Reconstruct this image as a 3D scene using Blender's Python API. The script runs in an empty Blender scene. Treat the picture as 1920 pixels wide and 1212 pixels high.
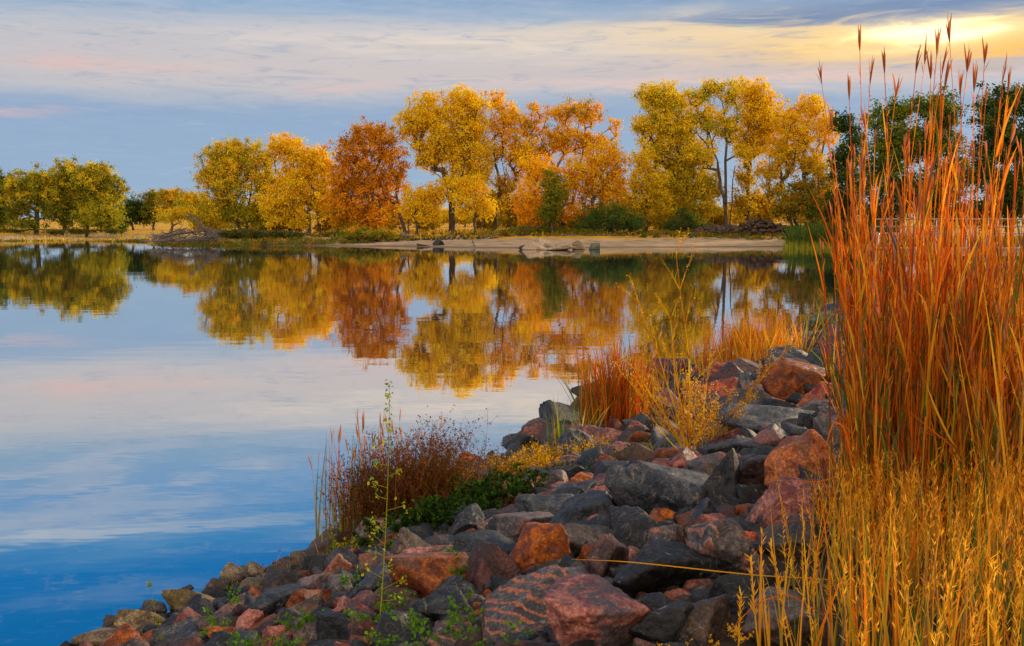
import bpy, bmesh, math, random
import numpy as np
from math import radians, sin, cos, pi
from mathutils import Vector

S = bpy.context.scene
COL = S.collection
rng = np.random.default_rng(7)
random.seed(7)
SUN_AZ, SUN_EL = 48.0, 14.0

# ------------------------------------------------------------------ camera
F_PX, CX, CY, EYE = 2059.0, 960.0, 606.0, 2.8
PITCH = math.atan((606.0 - 426.0) / F_PX)
cam_data = bpy.data.cameras.new('camera')
cam_data.sensor_width = 36.0
cam_data.lens = F_PX / 1920.0 * 36.0
cam_data.clip_start, cam_data.clip_end = 0.05, 6000.0
cam = bpy.data.objects.new('camera', cam_data)
COL.objects.link(cam)
cam.location = (0, 0, EYE)
cam.rotation_euler = (pi / 2 - PITCH, 0, 0)
S.camera = cam

def lin(r, g, b):
    f = lambda c: (c / 255 / 12.92) if c / 255 <= 0.04045 else ((c / 255 + 0.055) / 1.055) ** 2.4
    return (f(r), f(g), f(b))

def ray(px, py):
    x, y = (px - CX) / F_PX, (CY - py) / F_PX
    return np.array([x, cos(PITCH) + y * sin(PITCH), -sin(PITCH) + y * cos(PITCH)])

def at(px, py, d):
    r = ray(px, py)
    return np.array([0, 0, EYE]) + r * (d / r[1])

def on_water(px, py):
    r = ray(px, py)
    p = np.array([0, 0, EYE]) + r * (-EYE / r[2])
    return p[:2]

def to_px(p):
    v = np.asarray(p, float) - np.array([0, 0, EYE])
    zc = v[..., 1] * cos(PITCH) - v[..., 2] * sin(PITCH)
    yc = v[..., 1] * sin(PITCH) + v[..., 2] * cos(PITCH)
    return CX + F_PX * v[..., 0] / zc, CY - F_PX * yc / zc

def azel(px, py):
    r = ray(px, py)
    return math.degrees(math.atan2(r[0], r[1])), math.degrees(math.atan2(r[2], math.hypot(r[0], r[1])))

# ------------------------------------------------------------------ node helper
class NG:
    def __init__(self, tree):
        self.t = tree; self.n = tree.nodes; self.l = tree.links
    def node(self, typ, **kw):
        n = self.n.new(typ)
        for k, v in kw.items(): setattr(n, k, v)
        return n
    def put(self, sock, v):
        if hasattr(v, 'is_output') or isinstance(v, bpy.types.NodeSocket): self.l.new(v, sock)
        elif isinstance(v, (tuple, list)) and len(v) == 3 and sock.type == 'RGBA': sock.default_value = (*v, 1)
        else: sock.default_value = v
    def math(self, op, a, b=None, c=None, clamp=False):
        n = self.node('ShaderNodeMath', operation=op, use_clamp=clamp)
        self.put(n.inputs[0], a)
        if b is not None: self.put(n.inputs[1], b)
        if c is not None: self.put(n.inputs[2], c)
        return n.outputs[0]
    def mix(self, f, a, b, mode='MIX'):
        n = self.node('ShaderNodeMix', data_type='RGBA', blend_type=mode)
        self.put(n.inputs[0], f); self.put(n.inputs[6], a); self.put(n.inputs[7], b)
        return n.outputs[2]
    def noise(self, vec=None, scale=5, detail=4, rough=0.5, dist=0.0, lac=2.0):
        n = self.node('ShaderNodeTexNoise')
        if vec is not None: self.l.new(vec, n.inputs['Vector'])
        n.inputs['Scale'].default_value = scale; n.inputs['Detail'].default_value = detail
        n.inputs['Roughness'].default_value = rough; n.inputs['Distortion'].default_value = dist
        return n.outputs[0]
    def ramp(self, fac, stops, interp='LINEAR'):
        n = self.node('ShaderNodeValToRGB'); r = n.color_ramp; r.interpolation = interp
        while len(r.elements) > 1: r.elements.remove(r.elements[0])
        r.elements[0].position = stops[0][0]; c = stops[0][1]
        r.elements[0].color = (*(c if isinstance(c, (tuple, list)) else (c, c, c)), 1)
        for p, c in stops[1:]:
            e = r.elements.new(p); e.color = (*(c if isinstance(c, (tuple, list)) else (c, c, c)), 1)
        self.l.new(fac, n.inputs[0])
        return n.outputs[0]
    def step(self, v, lo, hi):
        n = self.node('ShaderNodeMapRange', interpolation_type='SMOOTHSTEP')
        self.put(n.inputs[0], v); n.inputs[1].default_value = lo; n.inputs[2].default_value = hi
        return n.outputs[0]
    def combine(self, x, y, z):
        n = self.node('ShaderNodeCombineXYZ')
        for i, v in enumerate((x, y, z)): self.put(n.inputs[i], v)
        return n.outputs[0]

# ------------------------------------------------------------------ sky (world)
world = bpy.data.worlds.new('World'); S.world = world; world.use_nodes = True
world.node_tree.nodes.clear()
g = NG(world.node_tree)
tc = g.node('ShaderNodeTexCoord')
sep = g.node('ShaderNodeSeparateXYZ'); g.l.new(tc.outputs['Generated'], sep.inputs[0])
az = g.math('MULTIPLY', g.math('ARCTAN2', sep.outputs[0], sep.outputs[1]), 57.29578)
el = g.math('MULTIPLY', g.math('ARCSINE', sep.outputs[2]), 57.29578)
# streaky warp of the cloud layers
nv = g.combine(g.math('MULTIPLY', az, 0.05), g.math('MULTIPLY', el, 0.28), 0.0)
n1 = g.noise(nv, 1.6, 5, 0.55, 0.6)
n2 = g.noise(g.combine(g.math('MULTIPLY', az, 0.11), g.math('MULTIPLY', el, 0.85), 3.7), 1.5, 6, 0.6, 0.8)
n3 = g.noise(g.combine(g.math('MULTIPLY', az, 0.035), g.math('MULTIPLY', el, 0.5), 9.1), 2.0, 6, 0.62, 0.5)
elw = g.math('ADD', el, g.math('MULTIPLY', g.math('SUBTRACT', n1, 0.5), 3.0))
azw = g.math('ADD', az, g.math('MULTIPLY', g.math('SUBTRACT', n2, 0.5), 7.0))
elw2 = g.math('ADD', el, g.math('MULTIPLY', g.math('SUBTRACT', n2, 0.5), 1.6))
def blob(px, py, wx, wy, slope=0.0, amp=1.0, e=None, a=None):
    a0, e0 = azel(px, py)
    sa, se = math.degrees(wx / F_PX), math.degrees(wy / F_PX)
    A = g.math('SUBTRACT', a if a is not None else azw, a0)
    E = g.math('SUBTRACT', e if e is not None else elw2, e0)
    if slope: E = g.math('SUBTRACT', E, g.math('MULTIPLY', A, slope))
    q = g.math('ADD', g.math('POWER', g.math('ABSOLUTE', g.math('DIVIDE', A, sa)), 2.0),
               g.math('POWER', g.math('ABSOLUTE', g.math('DIVIDE', E, se)), 2.0))
    return g.math('MULTIPLY', g.math('EXPONENT', g.math('MULTIPLY', q, -1.0)), amp, clamp=True)
t = g.math('DIVIDE', g.math('MAXIMUM', elw, 0.0), 90.0)
base = g.ramp(t, [(0.0, lin(166, 190, 208)), (2.5 / 90, lin(150, 178, 208)), (5.9 / 90, lin(146, 172, 205)),
                  (6.9 / 90, lin(186, 192, 202)), (9.4 / 90, lin(196, 196, 202)), (11.0 / 90, lin(142, 176, 208)),
                  (13.0 / 90, lin(120, 168, 218)), (15.2 / 90, lin(66, 148, 212)), (16.4 / 90, lin(0, 126, 206)), (21 / 90, lin(0, 122, 200)),
                  (28 / 90, lin(120, 165, 215)), (45 / 90, lin(195, 198, 205)), (1.0, lin(205, 205, 205))])
col = base
def layer(f, c): 
    global col
    col = g.mix(f, col, c)
# long pale veil from the left middle to the right
layer(blob(700, 135, 900, 42, 0.0, 0.75), lin(214, 200, 198))
layer(g.math('MULTIPLY', blob(900, 75, 520, 26, 0.0, 1.0), g.step(n2, 0.34, 0.62)), lin(232, 218, 208))
layer(g.math('MULTIPLY', blob(1250, 70, 420, 40, 0.0, 1.0), g.step(n3, 0.30, 0.60)), lin(246, 222, 192))
layer(g.math('MULTIPLY', blob(1000, 30, 900, 30, 0.0, 0.7), g.step(n3, 0.5, 0.62)), lin(150, 178, 208))
# pink wisps on the left
layer(blob(160, 112, 80, 13, 0.05, 0.5), lin(240, 190, 180))
layer(blob(310, 128, 90, 10, 0.05, 0.4), lin(235, 196, 186))
layer(blob(10, 205, 80, 7, 0.0, 0.5), lin(238, 190, 180))
layer(blob(640, 165, 90, 9, 0.05, 0.4), lin(236, 196, 184))
# grey violet bands low on the right
layer(blob(1500, 125, 600, 22, 0.0, 0.75), lin(205, 190, 192))
layer(blob(1450, 148, 500, 9, 0.0, 0.7), lin(238, 202, 188))
layer(blob(1400, 190, 460, 20, 0.0, 0.75), lin(140, 168, 202))
layer(blob(1880, 120, 190, 10, 0.0, 0.5), lin(150, 158, 180))
# glow of the hidden sun
layer(blob(1720, 70, 330, 34, 0.0, 1.0), lin(255, 200, 105))
layer(blob(1400, 60, 220, 24, 0.0, 0.6), lin(255, 222, 165))
layer(blob(1385, 56, 34, 8, 0.0, 1.0), lin(255, 238, 180))
layer(blob(1880, 88, 150, 20, 0.0, 0.9), lin(255, 186, 70))
glow = blob(1735, 66, 170, 30, 0.0, 0.95)
layer(glow, (1.25, 0.88, 0.32))
layer(blob(1725, 60, 85, 19, 0.0, 1.0), (2.2, 1.8, 0.95))
layer(blob(1800, 68, 60, 7, 0.1, 1.0), (1.5, 1.3, 0.85))
# dark blue clouds on the top right
layer(g.math('MULTIPLY', blob(1470, 34, 230, 17, 0.0, 1.0), g.step(n2, 0.36, 0.56)), lin(104, 134, 174))
layer(blob(1440, 50, 110, 6, 0.0, 0.6), lin(128, 146, 178))
layer(blob(1780, 4, 330, 22, 0.0, 0.95), lin(104, 134, 176))
layer(blob(1300, -12, 500, 22, 0.0, 0.8), lin(120, 150, 188))
n4 = g.noise(g.combine(g.math('MULTIPLY', az, 0.22), g.math('MULTIPLY', el, 1.5), 21.0), 1.6, 7, 0.68, 1.2)
layer(g.math('MULTIPLY', g.step(n4, 0.50, 0.72), g.math('MULTIPLY', g.math('MULTIPLY', g.step(el, 0.5, 9.0), g.step(el, 14.0, 12.0)), 0.45)), lin(128, 158, 192))
layer(g.math('MULTIPLY', g.step(n4, 0.47, 0.28), 0.16), lin(225, 215, 212))
# wisps above the frame, seen only in the water
layer(g.math('MULTIPLY', blob(100, -160, 700, 40, 0.05, 0.65), g.step(n3, 0.40, 0.66)), lin(196, 205, 220))
layer(blob(60, -182, 230, 13, 0.04, 0.75), lin(205, 214, 226))
layer(g.math('MULTIPLY', blob(350, -60, 1300, 70, 0.0, 0.8), g.step(n2, 0.42, 0.68)), lin(186, 194, 214))
layer(blob(160, -300, 220, 16, 0.0, 0.3), lin(150, 180, 220))
behind = g.math('MULTIPLY', g.step(g.math('MULTIPLY', sep.outputs[1], -1.0), 0.0, 0.6), g.step(el, -2.0, 4.0))  # unseen bright warm sky behind the camera, added to front-light the trees
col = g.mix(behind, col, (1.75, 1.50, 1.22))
sky = g.node('ShaderNodeTexSky', sky_type='NISHITA'); sky.sun_disc = False
sky.sun_elevation = radians(SUN_EL); sky.sun_rotation = radians(SUN_AZ)
nish = g.mix(1.0, sky.outputs[0], (0.10, 0.10, 0.10), 'MULTIPLY')
col = g.mix(0.06, col, nish)
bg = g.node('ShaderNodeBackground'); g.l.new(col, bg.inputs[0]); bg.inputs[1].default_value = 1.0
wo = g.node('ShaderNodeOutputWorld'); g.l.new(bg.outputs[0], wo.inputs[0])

sun_d = bpy.data.lights.new('sun', 'SUN'); sun_d.energy = 4.9; sun_d.angle = radians(10.0); sun_d.color = (1.0, 0.76, 0.48)
sun = bpy.data.objects.new('sun', sun_d); COL.objects.link(sun)
sd = Vector((sin(radians(SUN_AZ)) * cos(radians(SUN_EL)), cos(radians(SUN_AZ)) * cos(radians(SUN_EL)), sin(radians(SUN_EL))))
sun.rotation_euler = sd.to_track_quat('Z', 'Y').to_euler()

S.view_settings.view_transform = 'Standard'; S.view_settings.look = 'None'
S.view_settings.exposure = 0.0; S.view_settings.gamma = 1.0; S.view_settings.use_curve_mapping = False
S.cycles.use_adaptive_sampling = True
S.cycles.max_bounces = 6; S.cycles.diffuse_bounces = 3; S.cycles.glossy_bounces = 3; S.cycles.transmission_bounces = 4

# ------------------------------------------------------------------ numpy noise
def _h(ix, iy, iz):
    n = (ix * 374761393 + iy * 668265263 + iz * 2147483647 + 1013904223) & 0xffffffff
    n = ((n ^ (n >> 13)) * 1274126177) & 0xffffffff
    n = (n ^ (n >> 16)) & 0xffff
    return n / 65535.0
def vnoise(P):
    P = np.asarray(P, float); I = np.floor(P).astype(np.int64); Fr = P - I; Fr = Fr * Fr * (3 - 2 * Fr)
    out = 0
    for dx in (0, 1):
        for dy in (0, 1):
            for dz in (0, 1):
                w = (Fr[..., 0] if dx else 1 - Fr[..., 0]) * (Fr[..., 1] if dy else 1 - Fr[..., 1]) * (Fr[..., 2] if dz else 1 - Fr[..., 2])
                out = out + w * _h(I[..., 0] + dx, I[..., 1] + dy, I[..., 2] + dz)
    return out * 2 - 1
def fbm(P, octv=3):
    a, s, o = 0.5, 1.0, 0
    for k in range(octv):
        o = o + a * vnoise(P * s + 17.3 * k); a *= 0.5; s *= 2.03
    return o

# ------------------------------------------------------------------ mesh helpers
def mesh_np(name, V, F, mat, parent=None, smooth=True, col=None, colV=None):
    V = np.asarray(V, np.float32); F = np.asarray(F, np.int32)
    me = bpy.data.meshes.new(name); n, k = F.shape
    me.vertices.add(len(V)); me.vertices.foreach_set('co', V.ravel())
    me.loops.add(n * k); me.loops.foreach_set('vertex_index', F.ravel())
    me.polygons.add(n); me.polygons.foreach_set('loop_start', np.arange(0, n * k, k, dtype=np.int32))
    me.polygons.foreach_set('loop_total', np.full(n, k, np.int32))
    me.polygons.foreach_set('use_smooth', np.full(n, smooth))
    if col is not None:
        a = me.attributes.new('col', 'FLOAT_COLOR', 'FACE')
        c = np.ones((n, 4), np.float32); c[:, :3] = col; a.data.foreach_set('color', c.ravel())
    me.update(calc_edges=True)
    if mat is not None: me.materials.append(mat)
    o = bpy.data.objects.new(name, me); COL.objects.link(o)
    if parent is not None: o.parent = parent
    return o

def tag(o, label=None, cat=None, group=None, kind=None):
    if label: o['label'] = label
    if cat: o['category'] = cat
    if group: o['group'] = group
    if kind: o['kind'] = kind
    return o

def empty(name, loc, label, cat, group=None):
    o = bpy.data.objects.new(name, None); COL.objects.link(o); o.location = tuple(float(v) for v in loc)
    return tag(o, label, cat, group)

class Acc:
    """collects vertex/face blocks (all quads) into one mesh"""
    def __init__(s): s.V, s.F, s.C, s.n = [], [], [], 0
    def add(s, V, F, C=None):
        s.V.append(V); s.F.append(F + s.n); s.n += len(V)
        if C is not None: s.C.append(np.broadcast_to(C, (len(F), 3)))
    def build(s, name, mat, parent=None, smooth=True, origin=None):
        V = np.concatenate(s.V)
        if origin is not None: V = V - np.asarray(origin)
        o = mesh_np(name, V, np.concatenate(s.F), mat, parent, smooth, np.concatenate(s.C) if s.C else None)
        if origin is not None and parent is None: o.location = tuple(float(v) for v in origin)
        return o

def unit(v): return v / np.maximum(np.linalg.norm(v, axis=-1, keepdims=True), 1e-9)

def ribbons(base, d, L, W, bend, nseg=5, pw=2.0, prof='blade', side=None):
    """curved tapered ribbons. base,d,bend (N,3); L,W (N,)"""
    N = len(base); t = np.linspace(0, 1, nseg + 1)
    P = base[:, None] + L[:, None, None] * (d[:, None] * t[None, :, None] + bend[:, None] * (t ** pw)[None, :, None])
    if side is None:
        a = rng.uniform(0, 2 * pi, N); side = np.stack([np.cos(a), np.sin(a), np.zeros(N)], 1)
    if prof == 'blade': w = np.minimum(1.0, (1 - t) * 2.2 + 0.06)
    elif prof == 'spike': w = np.sin(pi * np.clip(t * 0.9 + 0.08, 0, 1)) ** 0.7
    else: w = 1 - 0.5 * t
    off = side[:, None] * (W[:, None] * w[None])[..., None] * 0.5
    V = np.stack([P - off, P + off], 2).reshape(-1, 3)
    i = np.arange(N)[:, None] * (nseg + 1) * 2 + np.arange(nseg)[None] * 2
    i = i.ravel()
    return V, np.stack([i, i + 1, i + 3, i + 2], 1), P

def tubes(A, B, ra, rb, k=5):
    A, B = np.asarray(A, float), np.asarray(B, float); N = len(A)
    ra = np.broadcast_to(ra, N); rb = np.broadcast_to(rb, N)
    d = unit(B - A); ref = np.where(np.abs(d[:, 2:3]) > 0.9, [[1., 0, 0]], [[0., 0, 1.]])
    u = unit(np.cross(d, ref)); v = np.cross(d, u)
    a = np.linspace(0, 2 * pi, k, endpoint=False)
    ring = u[:, None] * np.cos(a)[None, :, None] + v[:, None] * np.sin(a)[None, :, None]
    V = np.concatenate([A[:, None] + ring * ra[:, None, None], B[:, None] + ring * rb[:, None, None]], 1).reshape(-1, 3)
    j = np.arange(k); j2 = (j + 1) % k
    Fq = np.stack([j, j2, j2 + k, j + k], 1)
    Fq = (np.arange(N)[:, None, None] * 2 * k + Fq[None]).reshape(-1, 4)
    return V, Fq

def polytube(pts, rad, k=8, cap=True):
    pts = np.asarray(pts, float); rad = np.broadcast_to(rad, len(pts)); n = len(pts)
    d = unit(np.gradient(pts, axis=0)); ref = np.array([0.3, 0.2, 1.0]) if abs(d[:, 2]).mean() < 0.8 else np.array([1.0, 0.1, 0])
    u = unit(np.cross(d, ref)); v = np.cross(d, u); a = np.linspace(0, 2 * pi, k, endpoint=False)
    V = (pts[:, None] + (u[:, None] * np.cos(a)[None, :, None] + v[:, None] * np.sin(a)[None, :, None]) * rad[:, None, None]).reshape(-1, 3)
    i = np.arange(n - 1)[:, None] * k; j = np.arange(k)[None]; j2 = (j + 1) % k
    Fq = np.stack([i + j, i + j2, i + j2 + k, i + j + k], -1).reshape(-1, 4)
    if cap:
        for e in (0, n - 1):
            c = len(V); V = np.concatenate([V, [pts[e]]])
            for q in range(0, k, 2):
                Fq = np.concatenate([Fq, [[c, e * k + q, e * k + (q + 1) % k, e * k + (q + 2) % k]]])
    return V, Fq

def cards(C, size, aspect=0.7, flat=0.0):
    """one small leaf (diamond) per centre, randomly turned"""
    N = len(C); n = unit(rng.normal(size=(N, 3)) * np.array([1, 1, 1 - flat])); r = unit(rng.normal(size=(N, 3)))
    u = unit(np.cross(n, r)); v = np.cross(n, u)
    s = (size * rng.uniform(0.6, 1.3, N))[:, None] * 0.5
    V = np.stack([C - u * s, C - v * s * aspect + u * s * 0.1, C + u * s, C + v * s * aspect + u * s * 0.1], 1).reshape(-1, 3)
    return V, np.arange(4 * N).reshape(N, 4)

def box(a, b):
    (x0, y0, z0), (x1, y1, z1) = a, b
    V = np.array([[x0, y0, z0], [x1, y0, z0], [x1, y1, z0], [x0, y1, z0], [x0, y0, z1], [x1, y0, z1], [x1, y1, z1], [x0, y1, z1]], float)
    return V, np.array([[0, 3, 2, 1], [4, 5, 6, 7], [0, 1, 5, 4], [1, 2, 6, 5], [2, 3, 7, 6], [3, 0, 4, 7]])

# ------------------------------------------------------------------ materials
def new_mat(name):
    m = bpy.data.materials.new(name); m.use_nodes = True; m.node_tree.nodes.clear()
    g = NG(m.node_tree); out = g.node('ShaderNodeOutputMaterial'); return m, g, out

def foliage_mat(name, transl=0.45, gain=1.0, rough=0.7):
    m, g, out = new_mat(name)
    a = g.node('ShaderNodeAttribute', attribute_name='col')
    geo = g.node('ShaderNodeNewGeometry')
    n = g.noise(geo.outputs['Position'], 3.0, 3)
    c = g.mix(1.0, a.outputs['Color'], g.ramp(n, [(0.3, 0.82 * gain), (0.7, 1.08 * gain)]), 'MULTIPLY')
    d = g.node('ShaderNodeBsdfDiffuse'); g.l.new(c, d.inputs[0])
    tr = g.node('ShaderNodeBsdfTranslucent'); g.l.new(c, tr.inputs[0])
    mx = g.node('ShaderNodeMixShader'); mx.inputs[0].default_value = transl
    g.l.new(d.outputs[0], mx.inputs[1]); g.l.new(tr.outputs[0], mx.inputs[2])
    g.l.new(mx.outputs[0], out.inputs[0]); return m
M_leaf = foliage_mat('autumn_leaf', 0.45)
M_grass = foliage_mat('dry_grass', 0.5)
M_green = foliage_mat('green_leaf', 0.35)

def simple_mat(name, c1, c2, scale=4, rough=0.8, bump=0.3, bscale=20, metallic=0.0, coord='Object', stretch=(1, 1, 1)):
    m, g, out = new_mat(name)
    tc = g.node('ShaderNodeTexCoord'); mp = g.node('ShaderNodeMapping'); g.l.new(tc.outputs[coord], mp.inputs[0])
    mp.inputs['Scale'].default_value = stretch
    n = g.noise(mp.outputs[0], scale, 6, 0.6, 0.3)
    c = g.ramp(n, [(0.32, c1), (0.68, c2)])
    p = g.node('ShaderNodeBsdfPrincipled'); g.l.new(c, p.inputs['Base Color'])
    p.inputs['Roughness'].default_value = rough; p.inputs['Metallic'].default_value = metallic
    b = g.node('ShaderNodeBump'); b.inputs['Strength'].default_value = bump; b.inputs['Distance'].default_value = 0.02
    g.l.new(g.noise(mp.outputs[0], bscale, 5, 0.6), b.inputs['Height']); g.l.new(b.outputs[0], p.inputs['Normal'])
    g.l.new(p.outputs[0], out.inputs[0]); return m
M_bark = simple_mat('bark', (0.035, 0.024, 0.018), (0.12, 0.09, 0.065), 3, 0.9, 0.6, 12, stretch=(1, 1, 0.3))
M_drift = simple_mat('driftwood', (0.045, 0.036, 0.03), (0.20, 0.155, 0.12), 5, 0.85, 0.5, 18)
M_metal = simple_mat('galvanised_metal', (0.25, 0.27, 0.29), (0.36, 0.38, 0.40), 4, 0.4, 0.05, 30, 0.6)
M_pile = simple_mat('painted_steel', (0.07, 0.10, 0.13), (0.13, 0.17, 0.20), 3, 0.6, 0.2, 12)
M_plank = simple_mat('weathered_plank', (0.22, 0.17, 0.12), (0.38, 0.30, 0.22), 4, 0.85, 0.3, 30, stretch=(0.3, 1, 1))

def rock_mat(kind, c1, c2, c3, patch=0.55, stripes=None, spec=0.35):
    m, g, out = new_mat('rock_' + kind)
    tc = g.node('ShaderNodeTexCoord'); oi = g.node('ShaderNodeObjectInfo')
    r = g.math('MULTIPLY', oi.outputs['Random'], 57.0)
    va = g.node('ShaderNodeVectorMath', operation='ADD'); g.l.new(tc.outputs['Object'], va.inputs[0])
    g.l.new(g.combine(r, g.math('MULTIPLY', r, 0.7), g.math('MULTIPLY', r, 1.3)), va.inputs[1]); v = va.outputs[0]
    big = g.noise(v, 3.2, 6, 0.62, 0.8); mid = g.noise(v, 9.0, 7, 0.68, 0.6); fine = g.noise(v, 70, 4, 0.7)
    c = g.mix(g.step(mid, 0.40, 0.60), c1, c2)
    c = g.mix(g.step(big, patch - 0.06, patch + 0.07), c, c3)
    if stripes:
        w = g.node('ShaderNodeTexWave', wave_type='BANDS', bands_direction='DIAGONAL'); g.l.new(v, w.inputs[0])
        w.inputs['Scale'].default_value = 6.5; w.inputs['Distortion'].default_value = 8.0; w.inputs['Detail'].default_value = 4; w.inputs['Detail Scale'].default_value = 1.2
        w.inputs['Detail Roughness'].default_value = 0.6
        c = g.mix(g.math('MULTIPLY', g.step(w.outputs['Fac'], 0.66, 0.92), g.step(big, 0.36, 0.52)), c, stripes)
    # thin pale veins
    vn = g.noise(v, 4.3, 3, 0.5, 1.8)
    vein = g.math('SUBTRACT', 1.0, g.step(g.math('ABSOLUTE', g.math('SUBTRACT', vn, 0.5)), 0.0, 0.012))
    c = g.mix(g.math('MULTIPLY', vein, 0.35), c, (0.42, 0.33, 0.29))
    c = g.mix(1.0, c, g.ramp(fine, [(0.30, 0.45), (0.5, 1.0), (0.68, 1.9)]), 'MULTIPLY')
    hue = g.node('ShaderNodeHueSaturation'); g.l.new(c, hue.inputs['Color'])
    g.l.new(g.math('ADD', 0.95, g.math('MULTIPLY', g.math('FRACT', g.math('MULTIPLY', oi.outputs['Random'], 7.3)), 0.4)), hue.inputs['Saturation'])
    g.l.new(g.math('ADD', 0.34, g.math('MULTIPLY', oi.outputs['Random'], 0.52)), hue.inputs['Value'])
    gp = g.node('ShaderNodeNewGeometry'); sz = g.node('ShaderNodeSeparateXYZ'); g.l.new(gp.outputs['Position'], sz.inputs[0])
    wet = g.math('SUBTRACT', 1.0, g.step(g.math('ADD', sz.outputs[2], g.math('MULTIPLY', mid, -0.06)), 0.0, 0.05))
    # dust and pale lichen specks
    li = g.math('MULTIPLY', g.step(g.noise(v, 16, 5, 0.7), 0.63, 0.70), 0.55)
    cw = g.mix(li, hue.outputs[0], (0.30, 0.27, 0.22)); cw = g.mix(g.math('MULTIPLY', wet, 0.75), cw, (0.012, 0.011, 0.009))
    p = g.node('ShaderNodeBsdfPrincipled'); g.l.new(cw, p.inputs['Base Color'])
    g.l.new(g.math('SUBTRACT', g.ramp(mid, [(0.3, 0.45), (0.7, 0.75)]), g.math('MULTIPLY', wet, 0.3)), p.inputs['Roughness'])
    p.inputs['Specular IOR Level'].default_value = spec
    b = g.node('ShaderNodeBump'); b.inputs['Strength'].default_value = 0.75; b.inputs['Distance'].default_value = 0.02
    h = g.math('ADD', g.math('MULTIPLY', g.noise(v, 13, 8, 0.7, 0.4), 1.0), g.math('MULTIPLY', g.noise(v, 45, 4, 0.6), 0.35))
    g.l.new(h, b.inputs['Height']); g.l.new(b.outputs[0], p.inputs['Normal'])
    g.l.new(p.outputs[0], out.inputs[0]); return m
ROCK = {
    'slate': rock_mat('slate', (0.020, 0.023, 0.030), (0.075, 0.078, 0.085), (0.13, 0.125, 0.12), 0.60),
    'charcoal': rock_mat('charcoal', (0.012, 0.014, 0.018), (0.045, 0.046, 0.05), (0.09, 0.085, 0.08), 0.66),
    'pink': rock_mat('pink', (0.24, 0.065, 0.05), (0.62, 0.24, 0.18), (0.12, 0.08, 0.08), 0.53),
    'rust': rock_mat('rust', (0.22, 0.05, 0.015), (0.68, 0.19, 0.045), (0.26, 0.12, 0.09), 0.55),
    'brown': rock_mat('brown', (0.05, 0.034, 0.027), (0.14, 0.085, 0.055), (0.20, 0.13, 0.09), 0.6),
    'maroon': rock_mat('maroon', (0.055, 0.025, 0.025), (0.20, 0.085, 0.075), (0.07, 0.06, 0.065), 0.56),
    'striped': rock_mat('striped', (0.05, 0.045, 0.045), (0.15, 0.125, 0.12), (0.09, 0.07, 0.065), 0.6, (0.46, 0.21, 0.15)),
    'greypink': rock_mat('greypink', (0.08, 0.065, 0.065), (0.22, 0.17, 0.16), (0.33, 0.14, 0.11), 0.56),
    'tan': rock_mat('tan', (0.11, 0.075, 0.045), (0.34, 0.25, 0.16), (0.14, 0.10, 0.04), 0.56),
    'mossy': rock_mat('mossy', (0.08, 0.09, 0.05), (0.20, 0.21, 0.14), (0.10, 0.10, 0.06), 0.56),
    'beach': rock_mat('beach', (0.28, 0.19, 0.11), (0.72, 0.52, 0.34), (0.42, 0.28, 0.15), 0.6),
}
KIND_WORD = {'slate': 'bluish grey', 'charcoal': 'near black', 'pink': 'salmon pink', 'rust': 'rusty orange', 'brown': 'dark brown',
             'maroon': 'dull maroon', 'striped': 'pink banded grey', 'greypink': 'pinkish grey', 'tan': 'tan', 'mossy': 'grey green', 'beach': 'sandy tan'}

# ------------------------------------------------------------------ terrain
far_px = [(-900, 448), (-400, 450), (-60, 452), (60, 452), (200, 449), (262, 452), (300, 456), (400, 459), (560, 461), (740, 463), (860, 465), (1100, 465),
          (1300, 464), (1470, 463), (1600, 467), (1750, 474), (1900, 484), (2050, 500), (2150, 520), (1990, 545), (1830, 556), (1700, 566), (1640, 578),
          (1560, 618), (1460, 655), (1400, 678), (1330, 700), (1260, 728), (1200, 752), (1120, 800), (1050, 835), (980, 870), (900, 905), (800, 950), (700, 985),
          (620, 1018), (540, 1050), (470, 1082), (380, 1122), (280, 1160), (200, 1190), (140, 1215)]
LAKE = [tuple(on_water(*p)) for p in far_px] + [(-4.6, 4.0), (-6.6, 0), (-9, -8), (-14, -30), (-260, -30), (-420, 120)]
LAKE = np.array(LAKE)
def lake_sd(x, y):
    x, y = np.asarray(x, float), np.asarray(y, float)
    d = np.full(x.shape, 1e18); inside = np.zeros(x.shape, bool); n = len(LAKE)
    for i in range(n):
        a, b = LAKE[i], LAKE[(i + 1) % n]; e = b - a
        wx, wy = x - a[0], y - a[1]
        tt = np.clip((wx * e[0] + wy * e[1]) / (e @ e), 0, 1)
        d = np.minimum(d, (wx - e[0] * tt) ** 2 + (wy - e[1] * tt) ** 2)
        c = ((a[1] > y) != (b[1] > y))
        with np.errstate(divide='ignore', invalid='ignore'):
            c &= x < (b[0] - a[0]) * (y - a[1]) / (b[1] - a[1] + 1e-12) + a[0]
        inside ^= c
    s = np.sqrt(d); return np.where(inside, -s, s)
def sstep(a, b, v):
    t = np.clip((v - a) / (b - a), 0, 1); return t * t * (3 - 2 * t)
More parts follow.
